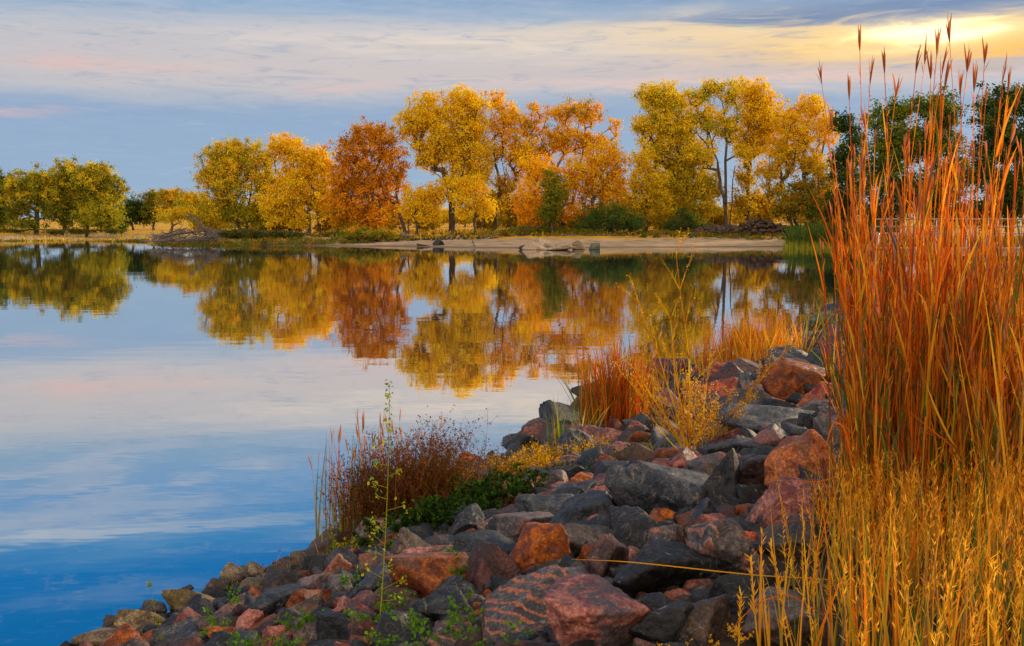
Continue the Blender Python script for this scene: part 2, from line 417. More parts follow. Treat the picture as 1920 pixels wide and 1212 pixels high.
def H(x, y):
    x, y = np.asarray(x, float), np.asarray(y, float)
    s = lake_sd(x, y); z0 = np.zeros_like(x)
    nz = fbm(np.stack([x * 0.6, y * 0.6, z0], -1), 3)
    nf = fbm(np.stack([x * 0.06, y * 0.06, z0 + 4], -1), 3)
    near = np.where(s < 0, np.maximum(0.33 * s, -2), 1.36 * (np.clip(s, 0, 4.6) / 4.6) ** 1.15)
    near = np.where(s > 4.6, 1.36 + np.minimum((s - 4.6) * 0.03, 0.5), near) + nz * 0.07 * sstep(0, 1.5, s)
    sf = s + nf * 5
    far = np.where(sf < 0, np.maximum(0.05 * sf, -2), 0.055 * np.minimum(sf, 18) + 0.45 * sstep(16, 22, sf) + 0.016 * np.maximum(sf - 20, 0)) + 0.12 * nz * sstep(2, 10, sf)
    w = sstep(60, 110, y)
    z = near * (1 - w) + far * w
    return z
def on_ground(px, py, lift=0.0):
    r = ray(px, py); tt = np.concatenate([np.arange(1.5, 60, 0.05), np.arange(60, 500, 0.5)]) / r[1]
    P = np.array([0, 0, EYE]) + tt[:, None] * r
    z = np.maximum(H(P[:, 0], P[:, 1]), 0) + lift
    i = np.argmax(P[:, 2] < z)
    return P[i]

m, g, out = new_mat('ground_soil')
geo = g.node('ShaderNodeNewGeometry'); sp = g.node('ShaderNodeSeparateXYZ'); g.l.new(geo.outputs['Position'], sp.inputs[0])
pos = geo.outputs['Position']
nA = g.noise(pos, 0.12, 5, 0.6); nB = g.noise(pos, 2.5, 6, 0.65); nC = g.noise(pos, 18, 4, 0.6)
soil = g.ramp(nB, [(0.3, (0.018, 0.013, 0.010)), (0.7, (0.06, 0.042, 0.028))])
sandc = g.ramp(g.noise(pos, 0.5, 6, 0.65), [(0.3, (0.20, 0.13, 0.07)), (0.5, (0.42, 0.285, 0.165)), (0.75, (0.54, 0.38, 0.23))])
mead = g.ramp(nA, [(0.30, (0.22, 0.14, 0.01)), (0.45, (0.62, 0.30, 0.012)), (0.6, (0.78, 0.40, 0.015)), (0.75, (0.62, 0.22, 0.01))])
mead = g.mix(g.math('MULTIPLY', nB, 0.5), mead, (0.20, 0.13, 0.03))
zz = g.math('ADD', sp.outputs[2], g.math('MULTIPLY', g.math('SUBTRACT', g.noise(pos, 0.25, 4, 0.6), 0.5), 0.9))
farc = g.mix(g.step(zz, 0.95, 1.25), sandc, mead)
wet = g.math('SUBTRACT', 1.0, g.step(sp.outputs[2], 0.03, 0.22))
farc = g.mix(g.math('MULTIPLY', wet, 0.7), farc, (0.09, 0.055, 0.035))
cc = g.mix(g.step(sp.outputs[1], 60, 110), soil, farc)
p = g.node('ShaderNodeBsdfPrincipled'); g.l.new(cc, p.inputs['Base Color']); p.inputs['Roughness'].default_value = 0.95
p.inputs['Specular IOR Level'].default_value = 0.2
b = g.node('ShaderNodeBump'); b.inputs['Strength'].default_value = 0.6; b.inputs['Distance'].default_value = 0.05
g.l.new(g.math('ADD', nB, nC), b.inputs['Height']); g.l.new(b.outputs[0], p.inputs['Normal']); g.l.new(p.outputs[0], out.inputs[0])
M_ground = m

AZ = np.radians(np.concatenate([np.arange(-38, 40, 0.16), np.arange(40, 322, 3.0)]))
RD = np.concatenate([[0.01], np.geomspace(0.8, 40, 190), np.geomspace(41, 140, 60), np.geomspace(142, 420, 150), np.geomspace(440, 3500, 30)])
A_, R_ = np.meshgrid(AZ, RD, indexing='ij')
gx, gy = (R_ * np.sin(A_)), (R_ * np.cos(A_))
gz = H(gx.ravel(), gy.ravel()).reshape(gx.shape)
gz = np.minimum(gz, 9.0)
V = np.stack([gx, gy, gz], -1).reshape(-1, 3); na, nr = gx.shape
i, j = np.meshgrid(np.arange(na), np.arange(nr - 1), indexing='ij'); i2 = (i + 1) % na
Fg = np.stack([i * nr + j, i * nr + j + 1, i2 * nr + j + 1, i2 * nr + j], -1).reshape(-1, 4)
tag(mesh_np('ground', V, Fg, M_ground), kind='structure')

# water
m, g, out = new_mat('lake_water')
geo = g.node('ShaderNodeNewGeometry'); pos = geo.outputs['Position']
mp = g.node('ShaderNodeMapping'); g.l.new(pos, mp.inputs[0]); mp.inputs['Scale'].default_value = (0.55, 1.0, 1.0)
sp = g.node('ShaderNodeSeparateXYZ'); g.l.new(pos, sp.inputs[0])
calm = g.ramp(g.noise(mp.outputs[0], 0.06, 4, 0.6), [(0.35, 0.45), (0.65, 1.0)])
hh = g.math('ADD', g.math('MULTIPLY', g.noise(mp.outputs[0], 1.3, 3, 0.5), 1.0), g.math('MULTIPLY', g.noise(mp.outputs[0], 0.35, 2, 0.5), 1.6))
hh = g.math('MULTIPLY', hh, calm)
b = g.node('ShaderNodeBump'); b.inputs['Strength'].default_value = 1.0; b.inputs['Distance'].default_value = 0.0028
g.l.new(hh, b.inputs['Height'])
gl = g.node('ShaderNodeBsdfGlossy'); gl.inputs['Roughness'].default_value = 0.005; gl.inputs['Color'].default_value = (0.96, 0.95, 0.93, 1)
g.l.new(b.outputs[0], gl.inputs['Normal'])
df = g.node('ShaderNodeBsdfDiffuse'); df.inputs[0].default_value = (0.0, 0.04, 0.075, 1)
lw = g.node('ShaderNodeLayerWeight'); lw.inputs[0].default_value = 0.5
frv = g.ramp(g.math('SUBTRACT', 1.0, lw.outputs['Facing']), [(0.0, 0.97), (0.12, 0.93), (0.26, 0.74), (0.36, 0.58), (0.6, 0.25), (1.0, 0.1)])
mx = g.node('ShaderNodeMixShader'); g.l.new(frv, mx.inputs[0]); g.l.new(df.outputs[0], mx.inputs[1]); g.l.new(gl.outputs[0], mx.inputs[2])
g.l.new(mx.outputs[0], out.inputs[0])
xs = np.linspace(-600, 300, 10); ys = np.linspace(-60, 420, 10)
X, Y = np.meshgrid(xs, ys, indexing='ij'); V = np.stack([X, Y, X * 0], -1).reshape(-1, 3)
i, j = np.meshgrid(np.arange(9), np.arange(9), indexing='ij'); i, j = i.ravel(), j.ravel()
tag(mesh_np('water', V, np.stack([i * 10 + j, (i + 1) * 10 + j, (i + 1) * 10 + j + 1, i * 10 + j + 1], 1), m, smooth=False), kind='structure')

# ------------------------------------------------------------------ rocks
ICO = {}
for k in (2, 3, 4, 5):
    bm = bmesh.new(); bmesh.ops.create_icosphere(bm, subdivisions=k, radius=1.0)
    bm.verts.ensure_lookup_table()
    ICO[k] = (np.array([v.co[:] for v in bm.verts]), np.array([[v.index for v in f.verts] for f in bm.faces])); bm.free()

def rock_verts(a, b, c, sub, seed, yaw=0.0, sharp=26, tilt=0.25):
    r = np.random.default_rng(seed); n, F = ICO[sub]; n = unit(n)
    P = unit(r.normal(size=(r.integers(5, 9), 3)) + [0, 0, .25]); D = r.uniform(0.42, 0.85, len(P))
    ax = np.concatenate([np.eye(3), -np.eye(3)]); ax = unit(ax + r.normal(size=ax.shape) * 0.35); P = np.concatenate([P, ax]); D = np.concatenate([D, r.uniform(0.7, 1.05, 6)])
    q = np.maximum((n @ P.T) / D, 0); sharp = sharp * 2; rad = 1.0 / np.maximum((q ** sharp).sum(1) ** (1 / sharp), 0.3)
    V = n * rad[:, None]
    V = V - (V.max(0) + V.min(0)) / 2; V = V / np.abs(V).max(0)                       # fill the box of half sizes 1
    V += unit(n) * (fbm(V * 1.7 + seed % 97, 3) * 0.09 + fbm(V * 5 + seed % 89, 3) * 0.075 + (fbm(V * 17, 2) * 0.03 if sub > 3 else 0))[:, None]
    V = V * np.array([a, b, c])
    tx, ty = r.normal(0, tilt, 2)
    cx, sx, cy, sy, cz, sz = cos(tx), sin(tx), cos(ty), sin(ty), cos(yaw), sin(yaw)
    R = np.array([[cz, -sz, 0], [sz, cz, 0], [0, 0, 1]]) @ np.array([[cy, 0, sy], [0, 1, 0], [-sy, 0, cy]]) @ np.array([[1, 0, 0], [0, cx, -sx], [0, sx, cx]])
    return V @ R.T, F

# hand placed stones: px, py, width, height (photo pixels), kind, tilt, label
HR = [
 (1015,1050,120,116,'rust',.05,'cube shaped rusty orange boulder with a knob on top, below the green leafy weeds','orange cube shaped boulder'),
 (1002,1163,205,130,'striped',.1,'large grey boulder with wavy pink bands at the bottom edge','wavy banded boulder'),
 (1140,1190,195,135,'pink',.1,'large flat topped pinkish red boulder cut by the bottom edge','big reddish boulder'),
 (812,1103,140,86,'rust',.1,'rounded orange red boulder lying left of the cube shaped orange one','rounded orange red boulder'),
 (745,1135,90,60,'brown',.2,'brown red rock touching the rounded orange red boulder on its lower left','brown red rock'),
 (925,1085,95,100,'maroon',.2,'dull maroon rock leaning on the left side of the orange cube','leaning maroon rock'),
 (920,1043,120,55,'slate',.1,'smooth long bluish grey rock up left of the orange cube shaped boulder','smooth long grey rock'),
 (1003,995,118,52,'greypink',.1,'long pink topped slab just above the orange cube shaped boulder','pink topped slab'),
 (1035,965,130,52,'slate',.1,'long thin dark grey slab lying above the pink topped slab','thin dark grey slab'),
 (1098,985,145,95,'slate',.15,'broad grey boulder with a red stained right shoulder','red shouldered grey boulder'),
 (1115,1027,105,60,'brown',.1,'smooth brown grey rock tucked under the red shouldered grey boulder','smooth brown rock'),
 (1048,914,52,46,'greypink',.3,'pale pinkish grey wedge standing at the edge of the orange weeds','pale wedge by the orange weeds'),
 (1088,908,60,34,'rust',.15,'flat orange brown rock beside the pale wedge','flat orange brown rock'),
 (1128,930,78,42,'pink',.2,'small red pink rock above the red shouldered grey boulder','small red pink rock'),
 (1142,896,68,42,'charcoal',.1,'smooth near black rock under a pink capped stone','smooth near black rock'),
 (1150,874,58,30,'pink',.2,'pink capped stone sitting on a smooth near black rock','pink capped stone'),
 (857,993,92,62,'charcoal',.1,'dark triangular slab half buried in the green leafy weeds','dark triangular slab'),
 (702,1010,108,62,'greypink',.15,'large mauve grey rock at the foot of the dark brown weeds','mauve grey rock'),
 (1262,945,200,118,'slate',.06,'biggest wedge shaped grey boulder with a brown right face, mid slope','big wedge shaped boulder'),
 (1365,928,88,120,'charcoal',.15,'tall charcoal boulder in shade, right of the big wedge shaped one','tall charcoal boulder'),
 (1422,905,70,76,'maroon',.2,'rough maroon rock between the charcoal boulder and the golden one','rough maroon rock'),
 (1505,890,118,125,'rust',.08,'tall golden orange boulder with a flat pink top beside the tall red grass','golden orange boulder'),
 (1472,965,132,98,'pink',.15,'angular salmon pink boulder with a pointed top, mid right','pointed salmon boulder'),
 (1283,875,64,46,'pink',.2,'rounded pink rock behind the big wedge shaped boulder','rounded pink rock'),
 (1328,884,66,38,'greypink',.15,'oval pink rimmed grey rock beside the rounded pink one','oval pink rimmed rock'),
 (1238,893,48,30,'pink',.2,'small red rock perched above the big wedge shaped boulder','small perched red rock'),
 (1196,932,76,62,'brown',.2,'dark brown rock against the left flank of the big wedge shaped boulder','dark brown flank rock'),
 (1205,1015,90,92,'charcoal',.15,'charcoal block with a pink seam below the big wedge shaped boulder','pink seamed block'),
 (1262,1035,74,92,'striped',.2,'grey block with a red cap and white bands','red capped block'),
 (1375,1045,155,110,'striped',.12,'wide grey boulder with faint pink bands, under the pointed salmon one','wide faintly banded boulder'),
 (1345,990,60,38,'pink',.2,'small pink rock resting on the wide faintly banded boulder','small pink rider rock'),
 (1498,1030,120,92,'brown',.15,'brown grey boulder under the pointed salmon boulder beside the grass','brown grey boulder by the grass'),
 (1235,1095,165,112,'charcoal',.1,'big blocky near black boulder right of the wavy banded boulder','blocky near black boulder'),
 (1135,1077,76,118,'maroon',.15,'upright maroon slab with a pale edge right of the orange cube','upright maroon slab'),
 (1400,1130,120,84,'charcoal',.2,'charcoal boulder in the hollow left of the golden grass','hollow charcoal boulder'),
 (1462,1110,66,52,'maroon',.2,'small dark red rock just left of the golden grass','small dark red rock'),
 (1322,1185,104,84,'brown',.2,'brown boulder cut by the bottom edge near the golden sprigs','brown boulder at the bottom edge'),
 (1470,1182,130,92,'greypink',.2,'mottled grey boulder at the bottom edge in front of the golden grass','mottled boulder by the golden grass'),
 (1250,1190,100,74,'charcoal',.2,'near black block at the bottom edge, right of the big reddish boulder','near black block at the bottom edge'),
 (1080,1110,80,56,'greypink',.2,'pinkish grey rock behind the big reddish boulder at the bottom','pinkish grey rock'),
 (1493,738,112,98,'rust',.08,'sharp ridged orange boulder high on the far part of the bank','ridged orange boulder'),
 (1395,770,92,66,'greypink',.1,'rounded grey pink boulder left of the ridged orange one','rounded grey pink boulder'),
 (1475,797,195,52,'slate',.05,'long flat grey slab with a red patch below the ridged orange boulder','long flat slab'),
 (1528,802,70,62,'charcoal',.25,'dark angular rock on the right end of the long flat slab','dark angular rock'),
 (1500,824,56,40,'slate',.25,'small pale edged grey rock under the long flat slab','small pale edged rock'),
 (1457,838,76,56,'greypink',.2,'grey wedge beside the red rock, under the long flat slab','grey wedge'),
 (1390,824,86,38,'pink',.1,'low bright red rock beside the yellow weed','low bright red rock'),
 (1385,858,130,48,'slate',.05,'broad flat dark slab below the low bright red rock','broad dark slab'),
 (1135,833,76,50,'pink',.15,'dusty pink rock at the foot of the rust coloured reeds','dusty pink rock'),
 (1208,863,78,36,'brown',.15,'low brown rock under the yellow weed','low brown rock'),
 (1568,657,86,36,'pink',.1,'red pink slab high on the bank behind the first tall grass stems','red pink slab'),
 (1580,683,70,36,'slate',.1,'bluish grey slab under the red pink slab','bluish slab'),
 (1495,672,52,32,'slate',.2,'grey rock below the grey green boulder','grey rock on the crest'),
 (1478,694,52,32,'greypink',.2,'pinkish rock left of the ridged orange boulder top','pinkish rock on the crest'),
 (1415,727,36,24,'greypink',.3,'small pale block among dark rocks behind the rounded grey pink boulder','small pale block'),
 (1540,712,70,46,'charcoal',.2,'dark rock behind the right side of the ridged orange boulder','dark rock behind the orange ridge'),
 (1508,644,80,40,'mossy',.1,'rounded grey green boulder at the far end of the bank','grey green boulder'),
 (343,1107,30,12,'brown',.05,'flat dark stone alone in the blue water off the bank','lone stone in the water'),
 (172,1203,70,26,'tan',.05,'flat tan slab at the tip of the bank, bottom left','tan tip slab'),
 (262,1177,78,44,'tan',.08,'rounded tan slab with a dark underside near the tip of the bank','rounded tan slab'),
 (208,1170,34,20,'brown',.2,'small dark stone poking out over the water beside the rounded tan slab','small dark stone over the water'),
 (290,1147,46,30,'brown',.2,'mossy brown stone at the waterline under the pale blurred weed','mossy brown stone'),
 (362,1137,112,44,'tan',.08,'long tan slab along the waterline','long tan slab'),
 (430,1085,52,34,'tan',.15,'tan block topping a pile at the waterline','tan block'),
 (400,1107,48,36,'brown',.2,'brown block under the tan block at the waterline','brown block at the waterline'),
 (476,1075,46,32,'tan',.2,'tan stone between the tan block and the dry brown tuft','tan stone by the dry tuft'),
 (525,1137,94,56,'slate',.1,'wedge of dark bluish grey rock in the lower left rocks','dark wedge in the lower left'),
 (540,1094,84,46,'brown',.15,'brown grey rock under the dry brown tuft','brown grey rock under the tuft'),
 (596,1068,56,38,'charcoal',.2,'dark rock right of the dry brown tuft','dark rock by the dry tuft'),
 (648,1050,36,34,'pink',.3,'small dusky red rock left of the mauve grey rock','small dusky red rock'),
 (710,1068,62,46,'greypink',.2,'pale pink and grey rock behind the thin green stem','pale rock behind the green stem'),
 (633,1112,50,36,'greypink',.25,'pale pointed rock in the lower left rocks','pale pointed rock'),
 (463,1168,42,44,'pink',.3,'pink upright rock in the lower left rocks','pink upright rock'),
 (412,1192,50,32,'rust',.2,'small orange brown rock at the bottom left edge','small orange rock'),
 (712,1100,104,66,'slate',.1,'big bluish slab crossed by the thin green stem','big bluish slab'),
 (678,1157,80,54,'pink',.15,'broad dusty pink rock low on the left slope','broad dusty pink rock'),
 (635,1184,76,46,'slate',.15,'grey rock at the bottom edge left of the thin green stem','grey rock at the bottom edge'),
 (585,1194,64,46,'greypink',.2,'pink brown rock at the bottom edge','pink brown rock at the bottom edge'),
 (830,1160,110,60,'charcoal',.15,'dark boulder under the green sprigs below the rounded orange red boulder','dark boulder under the sprigs'),
 (860,1200,110,50,'striped',.15,'brown and pink rock at the bottom edge left of the wavy banded boulder','brown and pink rock'),
 (755,1195,110,60,'slate',.1,'dark flat rock cut by the bottom edge beside the thin green stem','dark flat rock at the bottom edge'),
]
rocks = []   # x, y, z, a, b, c, kind, tilt, label, short
occ = []
for (px, py, w, h, kind, tilt, lab, short) in HR:
    P = on_ground(px, py + h * 0.12, 0.02)
    d = P[1]; a = w * d / F_PX / 2 * 1.24; c = h * d / F_PX / 2 * 1.34; b = min(a * 0.9, max(c * 1.35, a * 0.7))
    if short == 'lone stone in the water': c = 0.05; P[2] = 0.0
    else: P[2] = max(at(px, py, d)[2], H(P[0], P[1]) - 0.05)
    rocks.append([P[0], P[1] + b * 0.3, P[2], a, b, c, kind, tilt, lab, short]); occ.append((P[0], P[1] + b * 0.3, min(a, 0.9 * max(a, b))))
occ = [list(o) for o in occ]
# fill the bank with smaller stones, big ones first
kinds_fill = ['slate', 'charcoal', 'pink', 'maroon', 'brown', 'greypink', 'rust', 'striped']
wts = np.array([0.24, 0.20, 0.14, 0.10, 0.09, 0.08, 0.11, 0.04])
fill = []
cell = {}
def cadd(x, y, r):
    cell.setdefault((int(x // 1.0), int(y // 1.0)), []).append((x, y, r))
for o in occ: cadd(*o)
def free(x, y, r, k):
    ix, iy = int(x // 1.0), int(y // 1.0)
    for ax in (-1, 0, 1):
        for ay in (-1, 0, 1):
            for (qx, qy, qr) in cell.get((ix + ax, iy + ay), ()):
                if (x - qx) ** 2 + (y - qy) ** 2 < (k * (r + qr)) ** 2: return False
    return True
def candidates(n, y0, y1):
    y = rng.uniform(y0, y1, n); x = rng.uniform(-4.5, 22, n) if y1 > 20 else rng.uniform(-4.5, 9, n)
    s = lake_sd(x, y); hi = 4.9 + 0.3 * np.sin(y)
    ok = (s > -0.55) & (s < hi); return x[ok], y[ok], s[ok]
SHX = [p[0] for p in far_px[19:]][::-1]; SHY = [p[1] for p in far_px[19:]][::-1]
for (f0, f1, n, y0, y1, k) in [(34, 48, 14000, 2.5, 20, 0.80), (22, 34, 20000, 2.5, 20, 0.74), (26, 40, 3000, 20, 50, 0.78), (14, 22, 30000, 2.5, 24, 0.78), (15, 24, 5000, 24, 50, 0.8), (9, 14, 40000, 2.5, 18, 0.8)]:
    X, Y, SS = candidates(n, y0, y1); R = rng.uniform(f0, f1, len(X)) * np.maximum(Y, 4.0) / F_PX
    Z = H(X, Y); TPX, TPY = to_px(np.stack([X, Y, Z + R * 0.9], 1)); lim = np.interp(TPX, SHX, SHY)
    for x, y, s, r, tx, ty, lm in zip(X, Y, SS, R, TPX, TPY, lim):
        if tx < 640 and ty < lm - 14: continue
        if tx < 140: continue
        if free(x, y, r, k): cadd(x, y, r); fill.append((x, y, s, r))
fill = np.array(fill)
zf = H(fill[:, 0], fill[:, 1])
fr_list = []
for (x, y, s, r), z in zip(fill, zf):
    kind = 'tan' if (s < 0.45 and x < -0.7 and rng.random() < 0.6) else kinds_fill[rng.choice(8, p=wts)]
    a = r * rng.uniform(1.05, 1.4); b = r * rng.uniform(0.9, 1.2); c = r * rng.uniform(0.65, 1.1)
    fr_list.append([x, y, max(z - c * 0.22, -0.06), a, b, c, kind, 0.4])
def proj(o):
    px, py = to_px(np.array([o[0], o[1], o[2]])); return px, py, o[3] * 2 * F_PX / max(o[1], 0.5)
vis = []
for o in fr_list:
    px, py, w = proj(o)
    seen = -40 < px < 1960 and 400 < py < 1260
    hidden = px > 1640 or (px > 1580 and py > 900)
    vis.append((w if seen and not hidden else -w, px, py))
order = sorted(range(len(fr_list)), key=lambda q: -vis[q][0])
N_IND = 298 - len(rocks)
ind = [q for q in order[:N_IND] if vis[q][0] > 0]; rest = [q for q in range(len(fr_list)) if q not in set(ind)]
land = [(to_px(np.array(r[:3])), r[9]) for r in rocks]
DIRW = ['right', 'upper right', 'top', 'upper left', 'left', 'lower left', 'foot', 'lower right']
ORD = ['nearest', 'second', 'third', 'fourth', 'fifth', 'sixth', 'seventh', 'eighth', 'ninth', 'tenth', 'eleventh', 'twelfth', 'thirteenth', 'fourteenth', 'fifteenth', 'sixteenth', 'seventeenth', 'eighteenth', 'nineteenth', 'twentieth']
keyed = {}
for q in ind:
    _, px, py = vis[q]
    dd = [(math.hypot(px - l[0][0], (py - l[0][1]) * 1.3), k) for k, l in enumerate(land)]; dist, k = min(dd)
    lx, ly = land[k][0]; sec = int(round(math.degrees(math.atan2(ly - py, px - lx)) / 45)) % 8
    keyed.setdefault((k, sec, fr_list[q][6]), []).append((dist, q))
labels = {}
for (k, sec, kind), lst in keyed.items():
    lst.sort(); short = land[k][1]
    for n_, (dist, q) in enumerate(lst):
        size = 'small' if vis[q][0] < 42 else ('middling' if vis[q][0] < 70 else 'large')
        w = DIRW[sec]; side = {'top': 'above', 'foot': 'below', 'left': 'left of', 'right': 'right of'}.get(w, w + ' of')
        if len(lst) == 1: labels[q] = f'{size} {KIND_WORD[kind]} rock {side} the {short}'
        else: labels[q] = f'{KIND_WORD[kind]} rock, {ORD[n_]} such {side} the {short}'
seed = 100
def place_rock(o, label, px_w):
    global seed
    seed += 1; sub = 5 if px_w > 80 else (4 if px_w > 26 else 3)
    V, F = rock_verts(o[3], o[4], o[5], sub, seed, rng.uniform(-0.5, 0.5) if o[7] < 0.3 else rng.uniform(0, 6.28), 26, o[7])
    ob = mesh_np('rock', V, F, ROCK[o[6]]); ob.location = (float(o[0]), float(o[1]), float(o[2]))
    return tag(ob, label, 'rock', 'rocks heaped on the lake bank')
for r in rocks: place_rock(r, r[8], proj(r)[2])
for q in ind: place_rock(fr_list[q], labels[q], vis[q][0])
# the remaining, smallest ones: one heap (several materials in one mesh)
Vs, Fs, Ms, n0 = [], [], [], 0
mk = list(ROCK.keys())
for q in rest:
    o = fr_list[q]; seed += 1
    w = proj(o)[2]
    V, F = rock_verts(o[3], o[4], o[5], 3 if w > 16 else 2, seed, rng.uniform(0, 6.28), 20, 0.3)
    V = V + np.array(o[:3]); Vs.append(V); Fs.append(F + n0); Ms.append(np.full(len(F), mk.index(o[6]))); n0 += len(V)
# small chips low in the gaps
X, Y, SS = candidates(9000, 2.5, 22); Z = H(X, Y)
for x, y, z in zip(X, Y, Z):
    seed += 1; r = rng.uniform(0.03, 0.08)
    V, F = rock_verts(r, r * 0.9, r * 0.6, 2, seed, rng.uniform(0, 6.28), 20, 0.4)
    Vs.append(V + np.array([x, y, z + r * 0.3])); Fs.append(F + n0); Ms.append(np.full(len(F), mk.index(kinds_fill[rng.choice(8, p=wts)]))); n0 += len(V)
rub = mesh_np('rubble', np.concatenate(Vs), np.concatenate(Fs), None)
for k in mk: rub.data.materials.append(ROCK[k])
rub.data.polygons.foreach_set('material_index', np.concatenate(Ms).astype(np.int32))
tag(rub, 'small stones and chips filling the gaps between the bank rocks', 'rubble', kind='stuff')
print('rocks', len(rocks) + len(ind), 'rest', len(rest))

# ------------------------------------------------------------------ trees
Y1, Y2, O1, O2, RU, G1, G2, DG, OL = [np.array(c) for c in
    [(0.98, 0.68, 0.02), (0.95, 0.70, 0.03), (0.98, 0.57, 0.02), (0.96, 0.44, 0.02), (0.70, 0.25, 0.015), (0.46, 0.44, 0.03), (0.20, 0.24, 0.025), (0.045, 0.09, 0.022), (0.50, 0.34, 0.025)]]
def tree(label, d, trunks, lobes, pal, low=None, name='tree', cat='tree', group=None, dens=1.0, leaf=0.33, crad=0.90, trunk_r=0.34, shell=2.0, per=58):
    """trunks: list of pixel polylines (base first); lobes: (px,py,rx,ry); everything at distance about d"""
    sc = d / F_PX
    bx = (trunks[0][0][0] - CX) * sc; bz = float(H(bx, d)); base = np.array([bx, d, bz])
    r = np.random.default_rng(abs(hash((d * 13, trunks[0][0][0]))) % (2**31) if False else int(d * 131 + trunks[0][0][0] * 7))
    # cluster centres
    Cs = []
    for (cx, cy, rx, ry) in lobes:
        c = at(cx, cy, d); RX, RY = rx * 1.28 * sc, ry * 1.1 * sc; RD = max(RX * 0.75, min(RY, RX) * 0.8)
        n = max(6, int(dens * (0.40 * RX * RY * RD * 4.19 / (crad ** 3) * 0.9 + 8)))
        n = min(n, 230)
        v = unit(r.normal(size=(n, 3))) * (r.random((n, 1)) ** (1 / shell))
        p = c + np.array([0, r.uniform(-0.25, 0.25) * RX, 0]) + v * np.array([RX - crad * 0.5, RD, RY - crad * 0.5]) * (1 + 0.16 * r.normal(size=(n, 1)))
        Cs.append(p)
    C = np.concatenate(Cs); C = C[C[:, 2] > bz + 0.5]
    # skeleton
    nodes, par, is_tr = [], [], []
    for k, tr in enumerate(trunks):
        pts = [at(px, py, d) for px, py in tr]; pts[0][2] = bz - 0.3
        pts = np.array(pts); pts[:, 1] += r.uniform(-1, 1) * np.linspace(0, 2.0, len(pts))
        tt = np.linspace(0, len(pts) - 1, 4 * (len(pts) - 1) + 1)
        pp = np.stack([np.interp(tt, np.arange(len(pts)), pts[:, a]) for a in range(3)], 1)
        pp[1:-1] += r.normal(0, 0.12, (len(pp) - 2, 3)) * np.array([1, 1, 0])
        for q, p in enumerate(pp):
            nodes.append(p); par.append(-1 if q == 0 else len(nodes) - 2)
            is_tr.append(0.35 * trunk_r * (1 - 0.6 * q / len(pp)) if q else 0.35 * trunk_r)
    o = np.argsort(np.linalg.norm(C - nodes[min(6, len(nodes) - 1)], axis=1))
    nd = np.array(nodes)
    for q in o:
        c = C[q]; nn = np.array(nodes); dv = c - nn; dist = np.linalg.norm(dv, axis=1)
        up = dv[:, 2] / np.maximum(dist, 0.1)
        cost = dist * (1.25 - 0.55 * up); cost[nn[:, 2] < bz + 1.2] += 6
        i = int(np.argmin(cost)); L = dist[i]; a = nn[i]; ns = max(1, int(L / 1.3))
        prev = i; bow = r.normal(0, 0.10 * L, 3); bow[2] += 0.05 * L
        for s in range(1, ns + 1):
            t = s / ns; p = a + (c - a) * t + bow * (4 * t * (1 - t)) * 0.5
            nodes.append(p); par.append(prev); is_tr.append(0); prev = len(nodes) - 1
    nd = np.array(nodes); par = np.array(par); area = np.full(len(nd), 0.035 ** 2)
    for i in range(len(nd) - 1, -1, -1):
        if par[i] >= 0: area[par[i]] += area[i]
    rad = np.sqrt(area) * 0.62; rad = np.minimum(rad, trunk_r); rad = np.maximum(rad, np.array(is_tr))
    for i in range(len(nd)):
        if par[i] >= 0: rad[i] = min(rad[i], rad[par[i]])
    e = np.nonzero(par >= 0)[0]
    root = empty(name, base, label, cat, group)
    V, F = tubes(nd[par[e]], nd[e], rad[par[e]], rad[e], 6)
    # root flare
    fl = np.array([nd[i] for i in range(len(nd)) if par[i] < 0])
    V2, F2 = tubes(fl + [0, 0, -0.2], fl + [0, 0, 0.9], rad[[i for i in range(len(nd)) if par[i] < 0]] * 1.5, rad[[i for i in range(len(nd)) if par[i] < 0]], 8)
    acc = Acc(); acc.add(V - base, F); acc.add(V2 - base, F2); acc.build('trunk', M_bark, root)
    # leaves
    nC = len(C); cr = crad * r.uniform(0.65, 1.3, nC)
    cnt = (per * (cr / crad) ** 1.6).astype(int)
    idx = np.repeat(np.arange(nC), cnt); m = len(idx)
    off = unit(r.normal(size=(m, 3))) * (r.random((m, 1)) ** 0.7) * np.array([1.15, 1, 1.0])
    off *= (1 + 0.38 * r.normal(size=(m, 1)))
    P = C[idx] + off * cr[idx, None]
    pal = np.array(pal); cc = pal[r.integers(0, len(pal), nC)]
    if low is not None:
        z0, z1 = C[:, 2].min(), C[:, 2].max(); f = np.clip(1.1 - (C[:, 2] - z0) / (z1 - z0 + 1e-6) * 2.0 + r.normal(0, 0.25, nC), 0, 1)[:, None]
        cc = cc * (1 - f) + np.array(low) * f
    colr = cc[idx] * r.uniform(0.82, 1.12, (m, 1)); mixp = r.random((m, 1)) < 0.25
    colr = np.where(mixp, 0.5 * colr + 0.5 * pal[r.integers(0, len(pal), m)], colr)
    V, F = cards(P, leaf, 0.75)
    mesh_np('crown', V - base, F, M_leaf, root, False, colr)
    return root

GF = 'autumn trees on the far shore'
